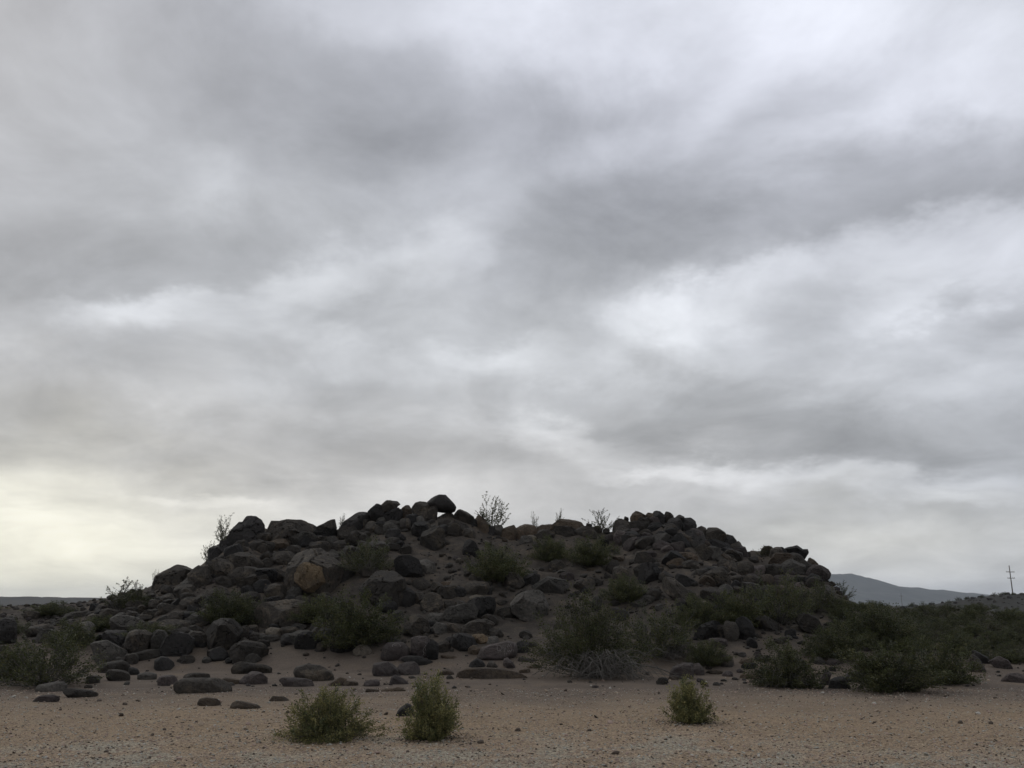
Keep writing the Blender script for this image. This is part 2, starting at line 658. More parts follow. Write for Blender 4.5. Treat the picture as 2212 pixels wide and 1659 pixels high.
gx, gy = axis(-30, 36, .22, 9000), axis(7, 44, .18, 9000)
mx, my = np.meshgrid(gx, gy, indexing='ij')
mz = heights(mx, my)
gv = np.stack([mx, my, mz], -1).reshape(-1, 3)
ni, nj = len(gx), len(gy)
ii, jj = np.meshgrid(np.arange(ni - 1), np.arange(nj - 1), indexing='ij')
q00 = (ii * nj + jj).ravel()
q10, q01, q11 = q00 + nj, q00 + 1, q00 + nj + 1
gt = np.concatenate([np.stack([q00, q10, q11], -1), np.stack([q00, q11, q01], -1)])
tag(link('ground', mesh_np('ground', gv, gt, [M_GROUND], smooth=True)), kind='structure')


def range_mesh(name, pts, dist, depth, mat, seed, rough):
    """a far range of hills: crest points in the frame at one distance, real slopes to the front and back"""
    cx, cz = [], []
    for p in pts:
        d = ray(*p)
        s = dist / d.y
        cx.append(d.x * s)
        cz.append(CAM_H + d.z * s)
    n, m = 260, 40
    xs = np.linspace(cx[0], cx[-1], n)
    zs = np.interp(xs, cx, cz)
    zs += fbm(np.stack([xs / (dist * .012), xs * 0, xs * 0], -1), 4, seed) * rough * .4
    u = np.linspace(-1, 1, m)
    X, U = np.meshgrid(xs, u, indexing='ij')
    fall = np.clip(1 - np.abs(U), 0, 1) ** 1.25
    Z = zs[:, None] * fall
    Y = dist + U * depth
    nn = fbm(np.stack([X.ravel() / (dist * .02), Y.ravel() / (dist * .05), 0 * X.ravel()], -1), 5, seed + 5).reshape(X.shape)
    Z = Z + nn * rough * np.clip(1 - fall, 0, 1) * np.clip(fall * 4, 0, 1) - 2.
    v = np.stack([X, Y, Z], -1).reshape(-1, 3)
    a, b = np.meshgrid(np.arange(n - 1), np.arange(m - 1), indexing='ij')
    q = (a * m + b).ravel()
    t = np.concatenate([np.stack([q, q + m, q + m + 1], -1), np.stack([q, q + m + 1, q + 1], -1)])
    return tag(link(name, mesh_np(name, v, t, [mat], smooth=True)), kind='structure')


M_FAR = NT('far_slope')
_g = M_FAR.n('ShaderNodeNewGeometry')
_c = M_FAR.ramp(M_FAR.noise(_g.outputs['Position'], .006, 6, .65, .5), [(.3, (.058, .068, .074)), (.7, (.092, .10, .10))])
M_FAR.l(_c, M_FAR.b.inputs['Base Color'])
M_FAR.b.inputs['Roughness'].default_value = 1.
range_mesh('mountain', [(600, 600), (700, 585), (770, 577), (810, 574.3), (840, 573.6), (849, 572.3), (858, 574.6), (868, 577.4), (888, 583.4),
                        (905, 586.4), (940, 589.6), (965, 592.5), (988, 595.6), (1040, 601), (1120, 605)], 4200, 900, M_FAR.m, 21, 26.)
range_mesh('distant_ridge', [(-260, 600), (-120, 592), (0, 594.3), (60, 595.3), (120, 596.6), (190, 597.6), (260, 600), (360, 604.5)],
           1100, 300, plain_mat('dark_scrub_slope', (.05, .049, .046), .2, 1., .02), 33, 2.)

# ------------------------------------------------------------------ rocks
def icosphere(sub):
    t = (1 + 5 ** .5) / 2
    v = [(-1, t, 0), (1, t, 0), (-1, -t, 0), (1, -t, 0), (0, -1, t), (0, 1, t), (0, -1, -t), (0, 1, -t),
         (t, 0, -1), (t, 0, 1), (-t, 0, -1), (-t, 0, 1)]
    v = [np.array(q) / np.linalg.norm(q) for q in v]
    f = [(0, 11, 5), (0, 5, 1), (0, 1, 7), (0, 7, 10), (0, 10, 11), (1, 5, 9), (5, 11, 4), (11, 10, 2), (10, 7, 6), (7, 1, 8),
         (3, 9, 4), (3, 4, 2), (3, 2, 6), (3, 6, 8), (3, 8, 9), (4, 9, 5), (2, 4, 11), (6, 2, 10), (8, 6, 7), (9, 8, 1)]
    for _ in range(sub):
        mid, nf = {}, []

        def mp(a, b):
            k = (min(a, b), max(a, b))
            if k not in mid:
                q = v[a] + v[b]
                v.append(q / np.linalg.norm(q))
                mid[k] = len(v) - 1
            return mid[k]
        for a, b, c in f:
            ab, bc, ca = mp(a, b), mp(b, c), mp(c, a)
            nf += [(a, ab, ca), (b, bc, ab), (c, ca, bc), (ab, bc, ca)]
        f = nf
    return np.array(v), np.array(f)


ICO = {s: icosphere(s) for s in (1, 2, 3, 4)}
K1024 = 1.0 / 3.1875
REG = {'A': (0, 1750), 'B': (400, 1550), 'C': (1000, 1550), 'D': (1600, 1550), 'E': (2100, 1600), 'F': (2564, 1750),
       'g': (0, 1923), 'h': (600, 1923), 'i': (1200, 1923), 'j': (1800, 1923), 'k': (2300, 1923)}


def topx(reg, p):
    o = REG[reg]
    return ((o[0] + p[0] * .316456) * K1024, (o[1] + p[1] * .316456) * K1024)


def outline(reg, spec):
    if isinstance(spec[0], tuple):
        return [topx(reg, p) for p in spec]
    cx, cy, w, h = spec[:4]
    a = R(spec[4]) if len(spec) > 4 else R(random.uniform(-8, 8))
    pts = []
    n = 11
    ph = random.uniform(0, 6.28)
    for i in range(n):
        th = 2 * math.pi * i / n
        rr = 1 + .09 * math.sin(2 * th + ph) + random.uniform(-.09, .07)
        ex = .8
        x = math.copysign(abs(math.cos(th)) ** ex, math.cos(th)) * w / 2 * rr
        y = math.copysign(abs(math.sin(th)) ** ex, math.sin(th)) * h / 2 * rr
        pts.append(topx(reg, (cx + x * math.cos(a) - y * math.sin(a), cy + x * math.sin(a) + y * math.cos(a))))
    return pts


LABELLED = []
HEAP = []           # rocks past the three hundred largest: one mass
SMALL = 8.6
ROCKS = []          # (x, y, radius) of what stands where


def boulder(poly, kind, label=None, group=None, dist=None, embed=.10, thick=1., cuts=4, rough=1., sink=.25, name='boulder', fwd=.45, bury=1., heap=None, widen=1., soft=False):
    """poly: visible outline in the frame.  The rock stands where that outline's foot meets the ground,
    at its real size, and is as deep as it is wide."""
    px = np.array(poly)
    if widen != 1.:
        mid = (px[:, 0].min() + px[:, 0].max()) / 2
        px[:, 0] = mid + (px[:, 0] - mid) * widen
        px[:, 1] = px[:, 1].max() + (px[:, 1] - px[:, 1].max()) * (1 + (widen - 1) * (.7 if dist is None else 0))
        poly = [tuple(q) for q in px]
    x0, x1, y0, y1 = px[:, 0].min(), px[:, 0].max(), px[:, 1].min(), px[:, 1].max()
    cx = (x0 + x1) / 2
    h, w = y1 - y0, x1 - x0
    if dist is None:
        rng, hit = ground_hit(cx, y1 - embed * h)
    else:
        rng, hit = dist, False
    d0 = ray(cx, (y0 + y1) / 2)
    f = Vector((d0.x, d0.y, 0)).normalized()
    right = Vector((f.y, -f.x, 0))
    rad = rng * min(w, h * 1.3) / FPX * .5
    dep = rad * thick * random.uniform(.9, 1.2)
    rc = rng + (dep * fwd if dist is None else 0.)
    uv = []
    for p in poly:
        d = ray(*p)
        s = rc / (d.x * f.x + d.y * f.y)
        q = d * s
        uv.append((q.x * right.x + q.y * right.y, q.z + CAM_H))
    uv = np.array(uv)
    c = np.array([(uv[:, 0].min() + uv[:, 0].max()) / 2, (uv[:, 1].min() + uv[:, 1].max()) / 2])
    rel = uv - c
    # radius of the outline as a function of the angle
    ths = np.linspace(0, 2 * np.pi, 181)[:-1]
    rad_t = np.zeros(180)
    nxt = np.roll(rel, -1, 0)
    e = nxt - rel
    dc, ds = np.cos(ths)[:, None], np.sin(ths)[:, None]
    det = -dc * e[None, :, 1] + ds * e[None, :, 0]
    det = np.where(np.abs(det) < 1e-9, 1e-9, det)
    ss = (-rel[:, 0] * e[:, 1] + e[:, 0] * rel[:, 1])[None] / det
    uu = (dc * rel[None, :, 1] - ds * rel[None, :, 0]) / det
    rad_t = np.where((ss > 0) & (uu >= -1e-6) & (uu <= 1 + 1e-6), ss, 0).max(1)
    if rad_t.min() <= 0:
        rad_t[rad_t <= 0] = rad_t[rad_t > 0].mean()
    for _ in range(2):
        rad_t = (np.roll(rad_t, 1) + 2 * rad_t + np.roll(rad_t, -1)) / 4
    size_px = max(w, h)
    sub = 4 if size_px > 26 else (3 if heap is None else 2)
    V0, F0 = ICO[sub]
    D = V0.copy()
    th = np.arctan2(D[:, 2], D[:, 0]) % (2 * np.pi)
    s = np.sqrt(D[:, 0] ** 2 + D[:, 2] ** 2)
    rt = np.interp(th, np.append(ths, 2 * np.pi), np.append(rad_t, rad_t[0]))
    s2 = s ** .82
    X = np.cos(th) * rt * s2
    Z = np.sin(th) * rt * s2
    Y = np.sign(D[:, 1]) * np.abs(D[:, 1]) ** .85 * dep
    if dist is None and sink:
        Z = np.where(Z < 0, Z * (1 + sink), Z)
    elif bury != 1.:
        Z = np.where(Z < -.25 * rt.mean(), Z * bury, Z)
    seed = random.randrange(10000)
    Pn = np.stack([X, Y, Z], -1)
    mean = float(rt.mean())
    L = max(mean, .05)
    low = fbm(Pn / L * 1.5 + seed, 3, seed, .5) * .10 * rough
    Pn = Pn * (1 + low[:, None] * np.array([.55, 1.2, .55]))
    # broken joint faces: flat planes with sharp arrises between them
    for q in range(cuts):
        if soft or heap is None:
            nv = np.array([random.gauss(0, .6), -abs(random.gauss(.75, .4)) * random.choice((1, 1, 1, -1)), random.gauss(.3, .6)])
        else:
            nv = np.array([random.gauss(0, 1), random.gauss(0, 1), random.gauss(.3, .8)])
        nv /= np.linalg.norm(nv)
        pr = Pn @ nv
        lim = pr.max() * (random.uniform(.66, .92) if soft else random.uniform(.66 if heap is None else .55, .9))
        over = np.clip(pr - lim, 0, None)
        Pn = Pn - nv[None, :] * (over * (.9 if soft else 1.))[:, None]
    crack = np.abs(fbm(Pn / L * 1.7 + seed + 40, 3, seed + 3, .5))
    disp = -np.clip(.05 - crack, 0, .05) * 1.6 * rough + fbm(Pn / L * 7. + seed, 3, seed + 6) * .016 * rough
    Pn = Pn * (1 + disp[:, None] * np.array([.7, 1.2, .7]))
    # to world
    base = f * rc + right * float(c[0])
    zc = float(c[1])
    foot = float(Pn[:, 2].min())
    W = np.stack([Pn[:, 0] * right.x + Pn[:, 1] * f.x, Pn[:, 0] * right.y + Pn[:, 1] * f.y, Pn[:, 2] - foot], -1)
    if heap is not None:
        heap.append((W + np.array([base.x, base.y, zc + foot]), F0, 'KDPBOTL'.index(kind)))
        return None
    me = mesh_np(name, W, F0, [ROCK[kind]], smooth=soft)
    o = link(name, me, loc=(base.x, base.y, zc + foot))
    tag(o, label, 'boulder', group)
    LABELLED.append((o, label, group))
    ROCKS.append((base.x, base.y, mean))
    return o, base, right, f, zc, rc


SZ = ((16, 'small'), (34, 'middling'), (60, 'large'), (9999, 'huge'))
CN = {'K': 'charcoal grey', 'D': 'nearly black', 'P': 'purplish brown', 'B': 'rust brown', 'O': 'orange tan', 'T': 'pale tan', 'L': 'lighter grey'}


def zone(px, py):
    if py > 668:
        return 'lying on the sand flat in front of the hill' if px < 560 else 'on the sandy ground right of the dead twigs'
    if py > 640:
        return 'half buried at the sandy foot of the hill' if px < 560 else 'among the creosote at the foot of the hill'
    if px < 150:
        return 'on the low left flank of the hill'
    if px < 330:
        return 'on the left slope of the hill'
    if px < 430:
        return 'on the slope under the left part of the summit' if py > 560 else 'among the crags along the summit'
    if px < 600:
        return 'around the bare chute below the balanced rock' if py > 545 else 'among the crags along the summit'
    if px < 700:
        return 'on the brushy slope under the right outcrop' if py > 560 else 'piled in the dark outcrop right of the saddle'
    if py < 600:
        return 'on the stepped right shoulder of the hill'
    return 'on the brushy right flank of the hill'


def auto(reg, spec, kind, label=None, **kw):
    poly = outline(reg, spec)
    a = np.array(poly)
    w, h = np.ptp(a[:, 0]), np.ptp(a[:, 1])
    cx, cy = a[:, 0].mean(), a[:, 1].mean()
    group = None
    if not label and max(w, h) < SMALL:
        kw['heap'] = HEAP
    if not label:
        sz = next(n for lim, n in SZ if max(w, h) < lim)
        shp = 'flat slab' if w > 2.2 * h else ('upright boulder' if h > 1.25 * w else 'boulder')
        label = f'{sz} {CN[kind]} {shp} {zone(cx, cy)}'
        group = f'boulders {zone(cx, cy)}'
    return boulder(poly, kind, label, group, **kw)


# --- summit and skyline crags (the crest of the hill is 35 m away)
S = 35.2
LETTERED = None
sky_rocks = [
    ('B', ((222, 990), (300, 910), (400, 850), (500, 795), (590, 790), (650, 815), (672, 830), (660, 950), (560, 1040), (470, 1080), (380, 1120), (250, 1100), (235, 1030)), 'K', 'big sloping slab boulder jutting out left at the lower end of the skyline', {}),
    ('B', ((672, 825), (720, 800), (800, 808), (860, 830), (840, 930), (740, 960), (680, 900)), 'K', None, {}),
    ('B', ((1030, 540), (1080, 440), (1150, 358), (1182, 362), (1215, 300), (1255, 294), (1300, 298), (1350, 340), (1376, 400), (1372, 470), (1395, 560), (1300, 660), (1150, 680), (1040, 620)), 'K', 'tall dark crag forming the first tooth of the skyline beside a thin shrub', dict(cuts=6)),
    ('B', ((858, 625), (900, 603), (935, 600), (960, 555), (1050, 530), (1140, 600), (1120, 740), (960, 800), (820, 810), (845, 720)), 'K', 'broad dark shoulder rock below the first tall crag', dict(cuts=6)),
    ('B', ((1380, 460), (1430, 390), (1500, 340), (1560, 345), (1630, 328), (1760, 345), (1850, 370), (1915, 400), (1930, 440), (1850, 500), (1700, 510), (1580, 540), (1440, 530), (1400, 500)), 'K', 'wide humped boulder on the skyline next to the tall crag', {}),
    ('C', ((25, 415), (80, 390), (140, 350), (190, 330), (218, 338), (226, 400), (215, 450), (120, 470)), 'K', 'pointed wedge rock leaning right on the skyline dip', {}),
    ('C', ((-20, 500), (40, 420), (110, 405), (215, 430), (222, 520), (150, 560), (20, 560)), 'D', None, {}),
    ('C', ((240, 410), (330, 345), (400, 290), (440, 250), (490, 238), (540, 252), (552, 310), (500, 430), (340, 460)), 'K', None, {}),
    ('C', ((545, 258), (600, 200), (635, 170), (672, 190), (720, 250), (710, 310), (610, 315), (560, 295)), 'D', None, {}),
    ('C', ((680, 195), (740, 142), (800, 130), (847, 122), (864, 185), (800, 225), (740, 255), (700, 250)), 'K', 'flat topped block capping the left summit pile', {}),
    ('C', ((700, 280), (760, 220), (840, 182), (880, 205), (893, 265), (870, 360), (800, 430), (720, 430), (690, 350)), 'K', None, {}),
    ('C', ((885, 225), (920, 195), (960, 178), (988, 250), (985, 330), (920, 350), (885, 290)), 'B', 'brown pointed fin of rock between the summit pile and the balanced rock', {}),
    ('C', ((1000, 215), (1030, 170), (1080, 155), (1130, 163), (1185, 185), (1205, 260), (1180, 330), (1090, 330), (1020, 300)), 'K', 'knobbly boulder shouldering the balanced rock beside its prop', {}),
    ('C', ((1160, 205), (1200, 157), (1241, 150), (1243, 230), (1236, 320), (1200, 400), (1150, 380), (1140, 290)), 'K', 'upright post of rock propping the balanced rock', dict(dist=34.9)),
    ('C', ((1240, 330), (1300, 278), (1395, 262), (1405, 330), (1350, 400), (1250, 390)), 'K', 'low rock under the gap that daylight shows through', {}),
    ('C', ((1388, 310), (1420, 250), (1480, 232), (1540, 255), (1600, 305), (1615, 350), (1560, 410), (1450, 400), (1400, 370)), 'K', 'rounded boulder touching the overhanging end of the balanced rock', {}),
    ('C', ((1620, 320), (1665, 286), (1710, 320), (1765, 395), (1755, 460), (1680, 460), (1630, 400)), 'B', 'tan streaked wedge beside the leafy skyline shrub', {}),
    ('C', ((1040, 300), (1090, 285), (1125, 330), (1118, 400), (1080, 480), (1035, 440)), 'L', None, dict(dist=34.2)),
    ('C', (1000, 340, 130, 180), 'K', None, dict(dist=34.4)),
    ('C', (1590, 395, 160, 150), 'D', None, {}),
    ('C', (1740, 460, 210, 130), 'D', None, {}),
    ('C', (1855, 435, 95, 105), 'L', None, {}),
    ('C', ((1885, 430), (1950, 410), (2025, 382), (2040, 450), (2048, 555), (1970, 570), (1890, 530)), 'B', 'brown broken faced block standing in the saddle', {}),
    ('D', ((150, 455), (165, 400), (220, 380), (280, 376), (325, 400), (345, 460), (300, 510), (170, 500)), 'B', 'rounded rusty boulder beside the narrow slot in the saddle', {}),
    ('D', ((345, 450), (370, 405), (410, 385), (500, 380), (530, 420), (520, 470), (420, 480)), 'B', None, {}),
    ('D', ((505, 400), (560, 350), (610, 330), (680, 333), (760, 355), (822, 370), (845, 400), (810, 460), (680, 470), (540, 460)), 'B', 'long low rusty ridge rock in the middle of the saddle', {}),
    ('D', (872, 400, 80, 70), 'K', None, {}),
    ('D', (1052, 442, 70, 50), 'K', None, {}),
    ('D', (955, 430, 110, 60), 'K', None, {}),
    ('D', ((1112, 430), (1145, 340), (1190, 318), (1240, 328), (1288, 345), (1285, 440), (1200, 470)), 'K', None, {}),
    ('D', (1256, 326, 52, 56), 'K', None, dict(dist=35.4)),
    ('D', ((1292, 325), (1318, 270), (1370, 264), (1410, 292), (1424, 335), (1390, 380), (1310, 370)), 'B', None, {}),
    ('D', ((1440, 305), (1468, 265), (1525, 262), (1550, 330), (1500, 380), (1450, 360)), 'B', None, {}),
    ('D', ((1518, 258), (1560, 242), (1620, 256), (1648, 305), (1625, 380), (1540, 370)), 'K', 'highest dark block of the right outcrop', {}),
    ('D', ((1638, 295), (1650, 255), (1680, 246), (1716, 270), (1728, 315), (1690, 350), (1650, 340)), 'K', None, {}),
    ('D', ((1738, 325), (1780, 284), (1815, 284), (1832, 310), (1815, 360), (1750, 370)), 'K', None, {}),
    ('D', ((1795, 345), (1840, 305), (1900, 304), (1940, 345), (1953, 400), (1920, 470), (1820, 480), (1788, 410)), 'D', None, {}),
    ('D', (1730, 395, 170, 150), 'D', None, dict(dist=34.7)),
    ('D', (1545, 435, 170, 140), 'D', None, dict(dist=34.6)),
    ('D', (1390, 405, 180, 120), 'K', None, dict(dist=34.7)),
    ('D', (1220, 440, 150, 90), 'K', None, dict(dist=34.6)),
    ('D', (1990, 460, 120, 150), 'K', None, {}),
    ('D', (1940, 535, 200, 190), 'D', None, dict(dist=34.3)),
    ('D', (1790, 545, 170, 130), 'K', None, dict(dist=34.2)),
    ('D', (1640, 500, 170, 130), 'K', None, dict(dist=34.2)),
    ('E', ((470, 365), (500, 260), (530, 234), (590, 260), (660, 308), (680, 350), (640, 400), (520, 400)), 'K', 'pointed dark boulder heading the stepped right shoulder', {}),
    ('E', ((645, 360), (690, 320), (740, 340), (775, 390), (770, 450), (680, 440)), 'K', None, {}),
    ('E', ((690, 470), (740, 405), (800, 387), (840, 420), (868, 505), (865, 575), (790, 590), (700, 560)), 'K', 'fat rounded boulder at the foot of the stepped right shoulder', {}),
    ('E', (888, 545, 76, 90), 'K', None, {}),
    ('E', (560, 440, 260, 150), 'K', None, dict(dist=34.7)),
    ('E', (555, 565, 250, 130), 'K', None, dict(dist=33.8)),
    ('E', (680, 520, 150, 130), 'K', None, dict(dist=34.3)),
    ('E', ((1100, 530), (1130, 465), (1180, 443), (1218, 450), (1247, 500), (1240, 580), (1120, 590)), 'K', 'round topped knob at the start of the last skyline rocks', {}),
    ('E', ((1235, 515), (1270, 494), (1320, 520), (1360, 523), (1397, 560), (1412, 620), (1340, 680), (1245, 630)), 'B', 'brown faced boulder between two dark knobs on the right shoulder', {}),
    ('E', (1440, 640, 66, 130), 'D', None, {}),
    ('E', ((1455, 615), (1490, 565), (1520, 558), (1570, 578), (1602, 620), (1614, 700), (1560, 760), (1470, 730)), 'B', 'reddish upright boulder at the right end of the skyline', {}),
    ('E', ((1430, 735), (1500, 690), (1600, 690), (1642, 730), (1660, 795), (1645, 845), (1560, 850), (1450, 820)), 'K', 'dark bulging rock dropping off the right end of the skyline', {}),
    ('E', ((1570, 885), (1640, 838), (1700, 858), (1765, 935), (1800, 990), (1700, 1000), (1600, 970)), 'P', None, {}),
    ('E', (1575, 925, 150, 100), 'B', None, dict(dist=34.)),
    ('E', (1310, 800, 210, 140), 'B', None, dict(dist=34.2)),
    ('E', (1010, 610, 200, 120), 'B', None, {}),
    ('E', (1120, 770, 260, 170), 'K', None, dict(dist=34.)),
    ('E', (1150, 640, 160, 120), 'K', None, {}),
    ('E', (1330, 690, 140, 110), 'B', None, {}),
    ('E', (1850, 1040, 170, 90, 30), 'K', None, {}),
]
for reg, spec, kind, lab, kw in sky_rocks:
    kw = dict(kw)
    kw.setdefault('dist', S)
    kw.setdefault('bury', 1.9)
    kw.setdefault('cuts', 13)
    kw.setdefault('rough', 1.5)
    kw.setdefault('thick', 1.25)
    kw.setdefault('widen', 1.15)
    if kind == 'K' and (not lab or 'dark' in lab) and random.random() < .45:
        kind = 'D'
    auto(reg, spec, kind, lab, **kw)
auto('C', ((1130, 168), (1180, 120), (1225, 98), (1265, 82), (1330, 88), (1372, 130), (1420, 180), (1440, 215), (1428, 255), (1385, 272), (1290, 266), (1230, 256), (1190, 235), (1150, 205)), 'D',
     'big black boulder balanced on the summit with daylight under it', dist=S, cuts=3, rough=.6, thick=.9, soft=True)

